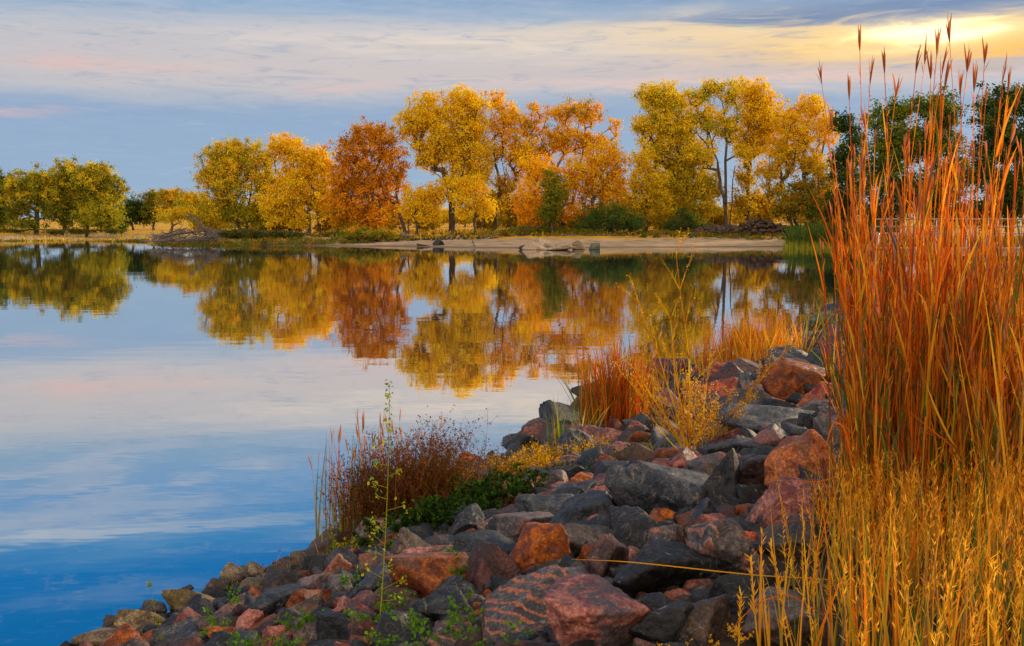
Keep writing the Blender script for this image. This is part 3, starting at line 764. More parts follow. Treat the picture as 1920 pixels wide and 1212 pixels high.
# distant left group
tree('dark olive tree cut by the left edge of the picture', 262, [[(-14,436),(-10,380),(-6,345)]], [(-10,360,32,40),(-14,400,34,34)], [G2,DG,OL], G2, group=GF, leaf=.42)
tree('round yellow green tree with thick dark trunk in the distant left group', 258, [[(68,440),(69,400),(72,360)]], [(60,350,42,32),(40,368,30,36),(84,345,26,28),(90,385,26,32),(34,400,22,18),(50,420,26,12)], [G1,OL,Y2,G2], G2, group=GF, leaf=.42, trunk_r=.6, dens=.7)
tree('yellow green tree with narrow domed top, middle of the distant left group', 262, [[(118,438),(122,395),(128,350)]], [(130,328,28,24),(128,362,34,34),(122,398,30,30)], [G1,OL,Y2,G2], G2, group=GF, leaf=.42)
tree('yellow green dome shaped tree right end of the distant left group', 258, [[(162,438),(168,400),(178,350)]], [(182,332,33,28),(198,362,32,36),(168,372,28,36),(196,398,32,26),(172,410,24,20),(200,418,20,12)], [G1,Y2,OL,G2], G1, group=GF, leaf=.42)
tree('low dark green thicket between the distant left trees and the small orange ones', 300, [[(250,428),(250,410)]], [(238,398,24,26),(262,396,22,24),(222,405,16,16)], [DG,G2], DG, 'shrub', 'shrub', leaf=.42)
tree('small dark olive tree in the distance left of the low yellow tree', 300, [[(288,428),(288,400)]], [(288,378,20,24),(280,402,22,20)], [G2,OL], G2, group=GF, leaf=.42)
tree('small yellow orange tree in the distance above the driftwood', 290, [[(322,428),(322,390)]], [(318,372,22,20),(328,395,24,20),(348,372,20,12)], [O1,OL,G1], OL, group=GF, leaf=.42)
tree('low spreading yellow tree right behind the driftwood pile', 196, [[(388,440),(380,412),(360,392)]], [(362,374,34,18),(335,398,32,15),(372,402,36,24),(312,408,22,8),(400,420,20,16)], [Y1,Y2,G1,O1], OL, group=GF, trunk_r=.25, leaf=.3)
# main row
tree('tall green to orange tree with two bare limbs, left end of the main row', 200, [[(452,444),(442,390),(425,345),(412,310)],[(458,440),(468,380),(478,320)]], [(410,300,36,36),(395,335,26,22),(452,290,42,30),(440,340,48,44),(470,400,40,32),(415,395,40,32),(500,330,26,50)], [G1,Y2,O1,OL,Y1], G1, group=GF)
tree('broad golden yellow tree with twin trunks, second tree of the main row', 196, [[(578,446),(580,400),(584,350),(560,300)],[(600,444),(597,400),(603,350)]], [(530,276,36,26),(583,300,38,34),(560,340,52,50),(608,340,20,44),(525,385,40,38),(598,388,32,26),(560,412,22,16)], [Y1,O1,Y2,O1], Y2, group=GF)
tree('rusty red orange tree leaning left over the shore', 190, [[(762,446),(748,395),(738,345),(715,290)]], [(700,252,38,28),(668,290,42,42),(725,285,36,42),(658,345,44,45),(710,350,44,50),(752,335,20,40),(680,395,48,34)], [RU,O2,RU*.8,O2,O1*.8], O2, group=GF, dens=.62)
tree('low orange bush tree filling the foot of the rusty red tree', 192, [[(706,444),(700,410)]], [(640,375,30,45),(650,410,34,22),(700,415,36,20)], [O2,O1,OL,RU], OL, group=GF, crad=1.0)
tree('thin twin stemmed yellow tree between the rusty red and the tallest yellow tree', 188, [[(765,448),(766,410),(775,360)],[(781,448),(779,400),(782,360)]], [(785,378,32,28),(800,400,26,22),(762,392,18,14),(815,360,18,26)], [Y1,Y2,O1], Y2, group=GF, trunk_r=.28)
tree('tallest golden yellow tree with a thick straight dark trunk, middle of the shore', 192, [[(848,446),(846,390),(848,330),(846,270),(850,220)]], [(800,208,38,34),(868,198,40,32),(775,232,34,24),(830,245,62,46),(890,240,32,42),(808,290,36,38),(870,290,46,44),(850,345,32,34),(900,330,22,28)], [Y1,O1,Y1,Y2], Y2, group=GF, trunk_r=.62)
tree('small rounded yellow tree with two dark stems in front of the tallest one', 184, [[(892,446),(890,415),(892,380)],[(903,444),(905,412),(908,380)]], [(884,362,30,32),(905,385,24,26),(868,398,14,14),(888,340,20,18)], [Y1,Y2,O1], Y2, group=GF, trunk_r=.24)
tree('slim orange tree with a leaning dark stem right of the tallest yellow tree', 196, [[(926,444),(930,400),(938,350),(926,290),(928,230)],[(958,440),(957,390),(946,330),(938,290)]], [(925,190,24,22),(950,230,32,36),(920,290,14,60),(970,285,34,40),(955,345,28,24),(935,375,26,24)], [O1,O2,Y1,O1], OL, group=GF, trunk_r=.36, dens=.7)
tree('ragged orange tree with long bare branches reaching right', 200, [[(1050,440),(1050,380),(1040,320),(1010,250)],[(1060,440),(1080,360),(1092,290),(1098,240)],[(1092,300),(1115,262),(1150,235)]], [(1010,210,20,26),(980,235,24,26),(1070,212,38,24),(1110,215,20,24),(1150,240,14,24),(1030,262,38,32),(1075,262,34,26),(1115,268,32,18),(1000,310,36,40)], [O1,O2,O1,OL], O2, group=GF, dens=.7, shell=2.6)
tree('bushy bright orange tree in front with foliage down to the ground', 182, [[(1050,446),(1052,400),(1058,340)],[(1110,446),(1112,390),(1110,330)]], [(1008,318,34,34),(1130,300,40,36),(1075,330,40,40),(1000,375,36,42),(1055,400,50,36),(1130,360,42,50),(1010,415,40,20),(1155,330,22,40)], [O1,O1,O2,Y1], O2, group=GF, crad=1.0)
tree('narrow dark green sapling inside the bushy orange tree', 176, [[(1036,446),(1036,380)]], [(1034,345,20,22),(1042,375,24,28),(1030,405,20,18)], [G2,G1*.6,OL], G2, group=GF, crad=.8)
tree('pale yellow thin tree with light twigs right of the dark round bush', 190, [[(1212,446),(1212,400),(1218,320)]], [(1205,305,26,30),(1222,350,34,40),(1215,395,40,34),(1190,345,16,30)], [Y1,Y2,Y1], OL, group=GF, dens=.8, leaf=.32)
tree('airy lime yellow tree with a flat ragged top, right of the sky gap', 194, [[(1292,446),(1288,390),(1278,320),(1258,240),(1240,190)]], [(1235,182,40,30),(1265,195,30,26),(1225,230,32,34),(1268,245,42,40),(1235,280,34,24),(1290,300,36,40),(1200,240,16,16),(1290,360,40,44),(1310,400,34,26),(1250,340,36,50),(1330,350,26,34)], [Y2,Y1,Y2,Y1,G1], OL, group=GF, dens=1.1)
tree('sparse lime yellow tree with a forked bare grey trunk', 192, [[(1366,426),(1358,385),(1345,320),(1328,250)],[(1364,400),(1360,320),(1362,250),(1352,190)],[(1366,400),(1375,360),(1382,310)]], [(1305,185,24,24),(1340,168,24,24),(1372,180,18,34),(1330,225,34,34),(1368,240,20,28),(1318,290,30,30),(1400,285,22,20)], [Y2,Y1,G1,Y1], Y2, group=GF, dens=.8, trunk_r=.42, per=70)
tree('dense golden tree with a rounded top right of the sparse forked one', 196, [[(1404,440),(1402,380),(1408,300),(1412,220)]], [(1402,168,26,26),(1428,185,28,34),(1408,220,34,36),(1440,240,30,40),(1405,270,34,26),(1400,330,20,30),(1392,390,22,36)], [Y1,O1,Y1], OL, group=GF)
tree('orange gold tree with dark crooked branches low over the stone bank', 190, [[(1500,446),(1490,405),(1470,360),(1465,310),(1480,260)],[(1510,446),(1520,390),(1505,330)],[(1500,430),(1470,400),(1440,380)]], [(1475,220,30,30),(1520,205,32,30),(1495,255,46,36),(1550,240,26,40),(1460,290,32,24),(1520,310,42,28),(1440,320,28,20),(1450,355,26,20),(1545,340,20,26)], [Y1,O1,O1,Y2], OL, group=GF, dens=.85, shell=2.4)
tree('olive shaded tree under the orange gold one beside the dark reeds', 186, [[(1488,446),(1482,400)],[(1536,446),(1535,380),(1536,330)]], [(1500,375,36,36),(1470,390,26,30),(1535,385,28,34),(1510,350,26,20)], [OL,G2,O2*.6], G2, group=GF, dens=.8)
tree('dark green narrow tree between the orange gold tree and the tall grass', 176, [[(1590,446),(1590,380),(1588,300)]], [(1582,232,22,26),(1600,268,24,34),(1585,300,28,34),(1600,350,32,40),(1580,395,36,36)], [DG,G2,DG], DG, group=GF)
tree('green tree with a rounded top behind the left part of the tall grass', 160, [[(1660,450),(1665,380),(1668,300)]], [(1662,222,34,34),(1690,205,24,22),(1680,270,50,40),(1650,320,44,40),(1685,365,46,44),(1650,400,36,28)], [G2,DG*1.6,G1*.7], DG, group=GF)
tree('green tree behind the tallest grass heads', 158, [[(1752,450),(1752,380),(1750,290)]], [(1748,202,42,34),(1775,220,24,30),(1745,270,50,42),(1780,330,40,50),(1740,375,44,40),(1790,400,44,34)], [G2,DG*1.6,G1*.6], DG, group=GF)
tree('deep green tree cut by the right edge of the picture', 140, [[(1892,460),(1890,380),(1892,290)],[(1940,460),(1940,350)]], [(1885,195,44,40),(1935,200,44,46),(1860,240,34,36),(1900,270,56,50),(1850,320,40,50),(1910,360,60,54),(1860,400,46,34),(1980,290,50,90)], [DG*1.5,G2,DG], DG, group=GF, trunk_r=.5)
# shrubs and undergrowth
tree('big rounded dark green bush on the sandy shore, right of the orange trees', 178, [[(1145,446),(1145,420)]], [(1145,408,42,28),(1110,420,30,18),(1180,420,26,18),(1085,428,22,12)], [G2*.8,DG*1.6,G2], DG*1.5, 'shrub', 'shrub', leaf=.22, crad=.75, dens=1.2)
tree('olive bush at the foot of the airy lime yellow tree', 184, [[(1288,446),(1288,430)]], [(1288,412,26,30),(1262,428,22,14),(1320,428,20,12)], [G2,OL*.6,DG*1.5], DG*1.5, 'shrub', 'shrub', leaf=.24, crad=.7)
tree('orange and olive grassy bush on the shore left of the bare trunks', 170, [[(690,450),(690,440)]], [(678,438,32,12),(712,440,26,9),(655,442,18,8)], [O2,OL,G2,G1], G2, 'shrub', 'shrub', leaf=.2, crad=.5, dens=1.5)
tree('low orange shrub between the trunks and the dark round bush', 180, [[(1010,446),(1010,436)]], [(985,436,36,10),(1030,434,34,13),(950,438,24,8)], [O2*.7,OL*.7,G2], G2, 'shrub', 'shrub', leaf=.2, crad=.5, dens=1.5)
tree('small green shrub alone on the distant left meadow', 262, [[(228,440),(228,430)]], [(228,426,12,8)], [DG*1.4,G2], None, 'shrub', 'shrub', leaf=.25, crad=.6)
tree('dark scrub under the first trees right of the driftwood', 186, [[(480,446),(480,440)]], [(450,440,36,9),(505,441,30,8),(545,442,26,6),(625,442,30,7)], [G2*.6,DG,OL*.5], None, 'shrub', 'shrub', leaf=.22, crad=.5, dens=1.4)
tree('low dark brush under the distant left group of trees', 256, [[(100, 440), (100, 434)]], [(14, 434, 24, 5), (100, 435, 18, 4), (150, 434, 24, 5), (212, 433, 20, 5)], [DG * 1.3, OL * .5, G2 * .7], None, 'shrub', 'shrub', leaf=.25, crad=.6)
# far golden trees closing the view behind the trunks
for k, (px, py, rx, ry, lab, pal) in enumerate([
    (640, 408, 40, 14, 'far golden thicket seen under the rusty red tree', [O1, Y1]), (742, 405, 46, 15, 'far orange thicket behind the twin stemmed yellow tree', [O1, O2, Y2]),
    (820, 402, 40, 16, 'far golden thicket left of the thick straight trunk', [Y1, O1]), (872, 403, 34, 15, 'far yellow thicket right of the thick straight trunk', [Y1, Y2]),
    (960, 402, 50, 17, 'far olive thicket behind the leaning dark stem', [OL, Y2]), (1150, 404, 60, 18, 'far golden thicket behind the dark round bush', [Y1, OL]),
    (1345, 400, 40, 16, 'far golden thicket under the sparse forked tree', [O1, Y1]), (1420, 396, 46, 18, 'far golden thicket above the dark stone bank', [O1, Y1]),
    (1530, 400, 50, 18, 'far golden thicket behind the dark reeds', [O1, OL])]):
    tree(lab, 330, [[(px, 424), (px, 410)]], [(px - rx * .5, py, rx * .6, ry), (px + rx * .4, py + 3, rx * .6, ry * .9), (px, py + 8, rx, ry * .6)], pal, OL, 'shrub', 'shrub', 'far golden thickets', leaf=.5, crad=1.2)

# understory closing the foot of the main row
for k, (px, top, w, dd, pal, lab) in enumerate([
    (395, 372, 30, 208, [G1, OL, Y2], 'small green yellow tree at the left foot of the tall green to orange tree'),
    (495, 365, 30, 210, [O1, Y2, OL], 'small golden tree between the first two trees of the main row'),
    (545, 372, 34, 212, [Y1, OL, O1], 'small gold tree behind the twin trunks'),
    (625, 352, 30, 208, [O1, O2, OL], 'small orange tree in the gap left of the rusty red tree'),
    (720, 362, 30, 212, [O2, OL, O1], 'small orange tree behind the rusty red tree trunk'),
    (800, 352, 26, 214, [Y2, OL, Y1], 'small yellow tree behind the thick straight trunk on its left'),
    (925, 352, 30, 214, [OL, Y2, G1], 'small olive tree behind the slim orange tree'),
    (975, 360, 32, 206, [O1, OL, G1], 'small olive gold tree left of the dark green sapling'),
    (1180, 350, 34, 206, [Y1, OL, Y2], 'small gold tree behind the dark round bush'),
    (1245, 350, 34, 208, [Y2, G1, OL], 'small lime yellow tree behind the airy lime yellow tree'),
    (1340, 372, 26, 214, [Y1, OL], 'small gold tree left of the forked bare trunk'),
    (1425, 352, 30, 210, [Y1, OL, O1], 'small gold tree left of the dark crooked branches'),
    (1550, 340, 34, 204, [OL, O1, G2], 'small olive gold tree behind the dark reeds')]):
    h_ = 440 - top
    tree(lab, dd, [[(px, 442), (px + 2, 442 - h_ * .5)]], [(px - w * .3, top + h_ * .30, w * .7, h_ * .32), (px + w * .4, top + h_ * .42, w * .7, h_ * .34), (px - w * .1, top + h_ * .70, w * 1.1, h_ * .30)], pal, OL * .7, group='small trees behind the main row', trunk_r=.2)
# rough growth along the top of the beach
acc = Acc(); n = 1500; px = rng.uniform(-30, 1490, n); q = np.array([on_water(p, 455 if p < 280 else 463)[1] for p in px]); dd = q + np.interp(px, [-30, 280, 420, 620, 760, 1490], [9, 9, 7, 8, 13, 13]) + rng.random(n) ** 1.3 * 15; x = (px - CX) / F_PX * dd
amp = np.clip(0.5 + 1.1 * fbm(np.stack([px * .012, px * 0, px * 0 + 2], 1), 3), .08, 1.0); amp[(px > 740) & (px < 900)] *= .35
Cn = np.stack([x, dd, H(x, dd) + .1], 1); idx = np.repeat(np.arange(n), 46); P = Cn[idx] + unit(rng.normal(size=(len(idx), 3))) * rng.random((len(idx), 1)) ** .6 * np.array([1.0, .8, 1.0]) * (.25 + .9 * amp[idx, None]); P[:, 2] = Cn[idx, 2] + np.abs(P[:, 2] - Cn[idx, 2])
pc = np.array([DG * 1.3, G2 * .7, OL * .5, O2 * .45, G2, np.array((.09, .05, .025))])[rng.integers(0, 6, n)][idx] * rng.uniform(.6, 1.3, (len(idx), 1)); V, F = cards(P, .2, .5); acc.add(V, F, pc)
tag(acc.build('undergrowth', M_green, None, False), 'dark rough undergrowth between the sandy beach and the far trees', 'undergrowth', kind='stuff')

# dark stony bank under the trees, right of the middle
Vs, Fs, n0 = [], [], 0
for k in range(420):
    px = rng.uniform(1296, 1482); d = rng.uniform(176, 186); x = (px - CX) / F_PX * d
    hgt = 1.6 * np.interp(px, [1296, 1330, 1380, 1410, 1440, 1482], [0.5, 1.0, 1.1, 1.7, 1.5, 0.9]); z = H(x, d) + rng.uniform(0, 1) ** 1.2 * hgt * (1 - 0.5 * abs(d - 182) / 6)
    seed += 1; r = rng.uniform(0.25, 0.6); V, F = rock_verts(r, r, r * .7, 2, seed, rng.uniform(0, 6.28)); Vs.append(V + [x, d, z]); Fs.append(F + n0); n0 += len(V)
tag(mesh_np('rubble', np.concatenate(Vs), np.concatenate(Fs), ROCK['brown']), 'dark brown stone heap under the far trees behind the sandy beach', 'rubble', kind='stuff')
# litter line of dark twigs and stones at the top of the beach
Vs, Fs, n0 = [], [], 0
for k in range(500):
    px = rng.uniform(420, 1470); q = on_water(px, 463); s_ = rng.uniform(13, 22); d = q[1] + s_; x = (px - CX) / F_PX * d
    seed += 1; r = rng.uniform(0.1, 0.32); V, F = rock_verts(r * 1.8, r, r * .5, 2, seed, rng.uniform(0, 6.28)); Vs.append(V + [x, d, H(x, d) + .05]); Fs.append(F + n0); n0 += len(V)
tag(mesh_np('debris', np.concatenate(Vs), np.concatenate(Fs), M_drift), 'line of twigs and small stones at the top of the sandy beach', 'debris', kind='stuff')

# ------------------------------------------------------------------ stones off the beach
for (px, py, w, h, d, lab) in [(1018, 449, 40, 17, 150, 'tallest pale boulder of the little rock island off the beach'), (1003, 470, 44, 13, 136, 'broad low tan stone at the left end of the rock island'),
    (1030, 466, 30, 12, 138, 'tan stone in the middle of the rock island, in front of the tallest boulder'), (1056, 468, 34, 10, 137, 'flat tan stone right of the middle of the rock island'), (1085, 465, 26, 16, 138, 'pale upright stone at the right end of the rock island'),
    (1114, 468, 22, 12, 137, 'small mossy stone just beyond the right end of the rock island'), (981, 468, 18, 8, 137, 'small dark stone just beyond the left end of the rock island'),
    (799, 447, 34, 7, 158, 'flat grey stone pile on the beach below the thick straight trunk'), (822, 446, 20, 9, 158, 'dark stone beside the flat grey stones on the beach'), (1040, 474, 70, 6, 134, 'long barely exposed tan ledge in front of the rock island')]:
    P = at(px, py, d); a = w * d / F_PX / 2 * 1.08; c = h * d / F_PX / 2 * 1.3
    z = max(H(P[0], d), 0.0) + c * 0.35
    seed += 1; V, F = rock_verts(a, a * .8, c * 1.3, 4, seed, 0.0, 26, 0.1); ob = mesh_np('rock', V, F, ROCK['charcoal' if 'dark' in lab else ('mossy' if 'mossy' in lab else 'beach')]); ob.location = (P[0], d, z)
    tag(ob, lab, 'rock', 'stones off the sandy beach')

# ------------------------------------------------------------------ driftwood
def log(px0, py0, px1, py1, d0, d1, r0, r1, label, forks=3, name='driftwood_log', cat='driftwood', group='driftwood at the shore'):
    A, B = at(px0, py0, d0), at(px1, py1, d1); n = 9; t = np.linspace(0, 1, n)[:, None]
    r = np.random.default_rng(int(px0 * 3 + px1)); pts = A + (B - A) * t + np.cumsum(r.normal(0, 0.06, (n, 3)), 0) * np.linalg.norm(B - A) / 8
    acc = Acc(); V, F = polytube(pts, np.linspace(r0, r1, n), 8); acc.add(V - A, F)
    for k in range(forks):
        i = r.integers(3, n - 1); dr = unit(unit(B - A) + r.normal(0, 0.7, 3) + np.array([0, 0, 0.3])); L = r.uniform(0.6, 1.8) * (abs(d0) / 170); 
        q = pts[i] + dr * np.linspace(0, L, 5)[:, None] + np.cumsum(r.normal(0, 0.04, (5, 3)), 0); V, F = polytube(q, np.linspace(r1 * .9, r1 * .25, 5), 6); acc.add(V - A, F)
    o = acc.build(name, M_drift); o.location = tuple(float(v) for v in A); return tag(o, label, cat, group)
log(408, 450, 352, 402, 172, 172, .32, .12, 'thick bleached dead trunk slanting up left out of the driftwood pile', 5)
log(372, 424, 376, 406, 171, 171, .09, .04, 'short pale broken branch sticking up from the slanting dead trunk', 0)
log(285, 452, 400, 448, 168, 170, .22, .12, 'long log lying flat along the waterline at the base of the pile', 4)
log(300, 446, 395, 434, 170, 172, .2, .1, 'dark crooked log crossing the middle of the driftwood pile', 5)
log(252, 448, 300, 455, 168, 166, .12, .05, 'thin pale branch poking left over the water from the pile', 1)
log(308, 440, 350, 428, 172, 172, .15, .06, 'curved branch on top of the left half of the pile', 4)
log(330, 452, 412, 440, 167, 170, .16, .08, 'grey log in front of the slanting dead trunk', 3)
log(392, 430, 412, 446, 171, 170, .2, .1, 'stub log behind the foot of the slanting dead trunk', 2)
log(572, 440, 574, 452, 172, 170, .12, .06, 'short pale driftwood stump on the beach below the twin trunks', 2)
log(752, 440, 768, 446, 162, 161, .3, .12, 'pale root stump on the beach below the rusty red tree', 4)
log(886, 452, 892, 464, 152, 150, .1, .04, 'thin forked stick standing at the water edge of the beach', 3)
log(905, 444, 935, 440, 166, 167, .14, .06, 'grey fallen branch lying on the beach left of the rock island', 4)
log(1100, 441, 1160, 440, 170, 170, .09, .04, 'long thin pale stick on the beach in front of the dark round bush', 2)
# tangle of thin twigs round the pile
acc = Acc(); n = 420; px = rng.uniform(290, 412, n); A = np.array([at(p, 452 - rng.random() ** 1.8 * 22 * np.interp(p, [290, 330, 412], [.45, 1, .9]), rng.uniform(168, 174)) for p in px])
B = A + unit(rng.normal(size=(n, 3)) * [1, .6, .35] + [0, 0, .05]) * rng.uniform(0.5, 2.0, (n, 1)); V, F = tubes(A, B, 0.05, 0.02, 4); acc.add(V, F)
tag(acc.build('brushwood', M_drift), 'tangle of grey twigs around the driftwood logs', 'twigs', kind='stuff')

# ------------------------------------------------------------------ reeds on the far right shore
def blades_at(P, hmin, hmax, w, cols, lean=0.18, nseg=4, bendamt=0.25):
    n = len(P); d = unit(np.stack([rng.normal(0, lean, n), rng.normal(0, lean, n), np.ones(n)], 1)); L = rng.uniform(hmin, hmax, n)
    a = rng.uniform(0, 2 * pi, n); bend = np.stack([np.cos(a), np.sin(a), -0.35 * np.ones(n)], 1) * (rng.random(n) * bendamt)[:, None]
    V, F, Pt = ribbons(P, d, L, np.full(n, w) * rng.uniform(.6, 1.3, n), bend, nseg); c = np.array(cols)[rng.integers(0, len(cols), n)] * rng.uniform(.7, 1.2, (n, 1))
    return V, F, np.repeat(c, nseg, 0), Pt
acc = Acc(); n = 5200; px = rng.uniform(1474, 1680, n); d = rng.uniform(150, 172, n); x = (px - CX) / F_PX * d
P = np.stack([x, d, np.maximum(H(x, d), -.1)], 1); V, F, C, _ = blades_at(P, 1.1, 3.4, .09, [DG * 1.2, DG, G2 * .6]); acc.add(V, F, C)
n = 1100; px = rng.uniform(1466, 1640, n); d = 152 - 14 * rng.random(n) ** 1.6; x = (px - CX) / F_PX * d
P = np.stack([x, d, np.zeros(n) - .05], 1); V, F, C, _ = blades_at(P, .3, 1.4, .05, [G1 * .6, OL * .8, G2]); acc.add(V, F, C)
n = 6000; px = rng.uniform(1640, 2100, n); d = np.array([on_water(p, np.interp(p, [1600, 1750, 1900, 2050], [467, 474, 484, 500]))[1] for p in px]) + rng.uniform(-1.5, 16, n); x = (px - CX) / F_PX * d
P = np.stack([x, d, np.maximum(H(x, d), -.1)], 1); V, F, C, _ = blades_at(P, .9, 2.0, .07, [DG * 1.2, DG, G2 * .6, OL * .5]); acc.add(V, F, C)
tag(acc.build('reeds', M_green), 'dark green reed bed with paler shoots along the far right waterline', 'reeds', kind='stuff')
acc = Acc(); n = 9000; px = rng.uniform(-40, 1480, n); dd = np.array([on_water(p, 455 if p < 280 else 463)[1] for p in px]) + rng.uniform(14, 75, n) ; x = (px - CX) / F_PX * dd
P = np.stack([x, dd, H(x, dd)], 1); V, F, C, _ = blades_at(P, .25, .8, .12, [O1 * .8, Y1 * .8, OL, O2 * .6, G2], .3); acc.add(V, F, C)
tag(acc.build('grass', M_green), 'golden and olive meadow grass under the far trees', 'grass', kind='stuff')

# ------------------------------------------------------------------ fishing dock behind the tall grass
dk = empty('fishing_dock', (22, 52, 0), 'grey railed fishing dock on posts in the water, half hidden behind the tall grass', 'dock')
x0, x1, yd, zd = 17.9, 27.0, 52.0, 1.85
O = np.array([22, 52, 0.0])
acc = Acc(); V, F = box((x0, yd - 0.06, zd - .42), (x1, yd, zd - .10)); acc.add(V - O, F); V, F = box((x0, yd + 2.4, zd - .42), (x1, yd + 2.46, zd - .10)); acc.add(V - O, F); acc.build('fascia', M_plank, dk, False)
acc = Acc()
for k in range(60):
    xx = x0 + (x1 - x0) * k / 60; V, F = box((xx, yd - .1, zd - .1), (xx + (x1 - x0) / 60 - .012, yd + 2.5, zd - .05)); acc.add(V - O, F)
acc.build('deck', M_plank, dk, False)
for xx in (18.05, 22.4, 26.8):
    for yy in (yd - .2, yd + 2.6):
        acc = Acc(); V, F = polytube(np.array([[xx, yy, -1.2], [xx, yy, 1.2], [xx, yy, 2.42]]) - O, .14, 12); acc.add(V, F); o = acc.build('pile', M_pile, dk)
        acc = Acc(); V, F = polytube(np.array([[xx, yy, 2.42], [xx, yy, 2.46], [xx, yy, 2.50]]) - O, [.17, .17, .13], 12); acc.add(V, F); acc.build('pile_cap', M_metal, o)
for yy in (yd, yd + 2.4):
    acc = Acc()
    for zz in (3.18, 2.82, 2.5): V, F = polytube(np.array([[x0, yy, zz], [22, yy, zz], [x1, yy, zz]]) - O, .03, 8); acc.add(V, F)
    for xx in np.linspace(x0, x1, 7): V, F = polytube(np.array([[xx, yy, zd - .1], [xx, yy, 2.6], [xx, yy, 3.18]]) - O, .028, 8); acc.add(V, F)
    acc.build('railing', M_metal, dk)

# ------------------------------------------------------------------ grasses and weeds on the bank
def gpt(px, d):
    x = (px - CX) / F_PX * d; return np.array([x, d, float(H(x, d))])
RED, ORA, ORY, GOL, GRN, STR = [np.array(c) for c in [(0.55, 0.085, 0.012), (0.84, 0.22, 0.015), (0.92, 0.37, 0.03), (0.95, 0.50, 0.03), (0.13, 0.20, 0.03), (0.62, 0.40, 0.16)]]
def seed_heads(tips, dirs, n_sp=3, L=0.085, w=0.008, col=(0.50, 0.16, 0.06)):
    k = len(tips); B = np.repeat(tips, n_sp, 0); D = unit(np.repeat(dirs, n_sp, 0) + rng.normal(0, 0.07, (k * n_sp, 3)))
    V, F, _ = ribbons(B, D, rng.uniform(.7, 1.2, k * n_sp) * L, np.full(k * n_sp, w), rng.normal(0, .06, (k * n_sp, 3)), 4, 2, 'spike')
    return V, F, np.repeat(np.array(col) * rng.uniform(.7, 1.4, (k * n_sp, 1)), 4, 0)
def bluestem(label, px, d, n, hmin, hmax, spread, lean=(0, 0), cols=(RED, ORA, ORA, ORY), heads=(), fan=.07, name='tall_grass_clump'):
    b = gpt(px, d); root = empty(name, b, label, 'grass clump', 'tall red grass clumps on the bank')
    off = rng.normal(0, spread, (n, 2)); B = np.zeros((n, 3)); B[:, :2] = off; B[:, 2] = H(b[0] + off[:, 0], b[1] + off[:, 1]) - b[2] - .05
    D = unit(np.stack([off[:, 0] * .35 + rng.normal(lean[0], fan, n), off[:, 1] * .35 + rng.normal(lean[1], fan, n), np.ones(n)], 1))
    L = hmin - .25 + (hmax - hmin + .22) * rng.random(n) ** 1.4; L[: n // 3] *= .8
    a = rng.uniform(0, 2 * pi, n); bend = np.stack([np.cos(a) * .8 + lean[0] * 2, np.sin(a), -.1 * np.ones(n)], 1) * (rng.random(n) ** 1.5 * fan * 1.6)[:, None]
    brk = rng.random(n) < .08; bend[brk] *= 4.0; bend[brk, 2] = -.45; L[brk] *= .8
    for k, (hx, hy) in enumerate(heads):
        tip = at(hx, hy, d) - b; base = B[k]; v = tip - base; L[k] = np.linalg.norm(v); bd = np.array([np.sign(tip[0] - base[0]) * .04, 0, 0]); bend[k] = bd; D[k] = v / L[k] - bd
    an = rng.uniform(0, pi, n); sA = np.stack([np.cos(an), np.sin(an), 0 * an], 1); sB = np.stack([-np.sin(an), np.cos(an), 0 * an], 1)
    V, F, P = ribbons(B, D, L, np.full(n, .0065), bend, 8, 2, 'stem', sA); st = Acc(); c = np.array(cols)[rng.integers(0, len(cols), n)] * rng.uniform(.7, 1.2, (n, 1))
    V2, F2, _ = ribbons(B, D, L, np.full(n, .0065), bend, 8, 2, 'stem', sB); st.add(V2, F2, np.repeat(c, 8, 0))
    st.add(V, F, np.repeat(c, 8, 0)); st.build('stems', M_grass, root, False)
    tipd = unit(P[:, -1] - P[:, -2]); sel = rng.random(n) < .6; sel[:len(heads)] = True
    for q in np.nonzero(sel)[0][:95]:
        big = q < len(heads); V, F, C = seed_heads(P[q:q + 1, -1] - tipd[q:q + 1] * .02, tipd[q:q + 1], 5 if big else 3, .12 if big else .08, .009)
        mesh_np('seed_head', V, F, M_grass, root, False, C)
    # leaf blades, side shoots and feathery spikelets from nodes
    lf = Acc(); kk = 16; ws = np.repeat(np.arange(n), kk); ts = rng.uniform(.52, .99, len(ws)) * 8; is_ = np.minimum(ts.astype(int), 7); fs_ = (ts - is_)[:, None]
    Bs = P[ws, is_] * (1 - fs_) + P[ws, is_ + 1] * fs_; Ds = unit(unit(P[ws, is_ + 1] - P[ws, is_]) + rng.normal(0, .22, (len(ws), 3)))
    V, F, _ = ribbons(Bs, Ds, rng.uniform(.025, .075, len(ws)), np.full(len(ws), .004), rng.normal(0, .1, (len(ws), 3)), 2, 2, 'spike')
    cs = np.array([ORA, RED, ORY, np.array((.45, .20, .08))])[rng.integers(0, 4, len(ws))] * rng.uniform(.6, 1.3, (len(ws), 1)); lf.add(V, F, np.repeat(cs, 2, 0))
    m = n * 9; who = rng.integers(0, n, m); tt = rng.beta(1.6, 1.7, m) * .94; i0 = (tt * 8).astype(int); fr_ = tt * 8 - i0
    Bp = P[who, i0] * (1 - fr_)[:, None] + P[who, np.minimum(i0 + 1, 8)] * fr_[:, None]; sd_ = unit(P[who, np.minimum(i0 + 1, 8)] - P[who, i0])
    a = rng.uniform(0, 2 * pi, m); out_ = np.stack([np.cos(a), np.sin(a), 0 * a], 1)
    D2 = unit(sd_ + out_ * rng.uniform(.03, .20, (m, 1))); LL = rng.uniform(.15, .45, m); W = rng.uniform(.005, .012, m)
    V, F, _ = ribbons(Bp, D2, LL, W, out_ * rng.uniform(0, .2, (m, 1)) + np.array([0, 0, -1]) * (rng.random((m, 1)) ** 4 * .8), 5)
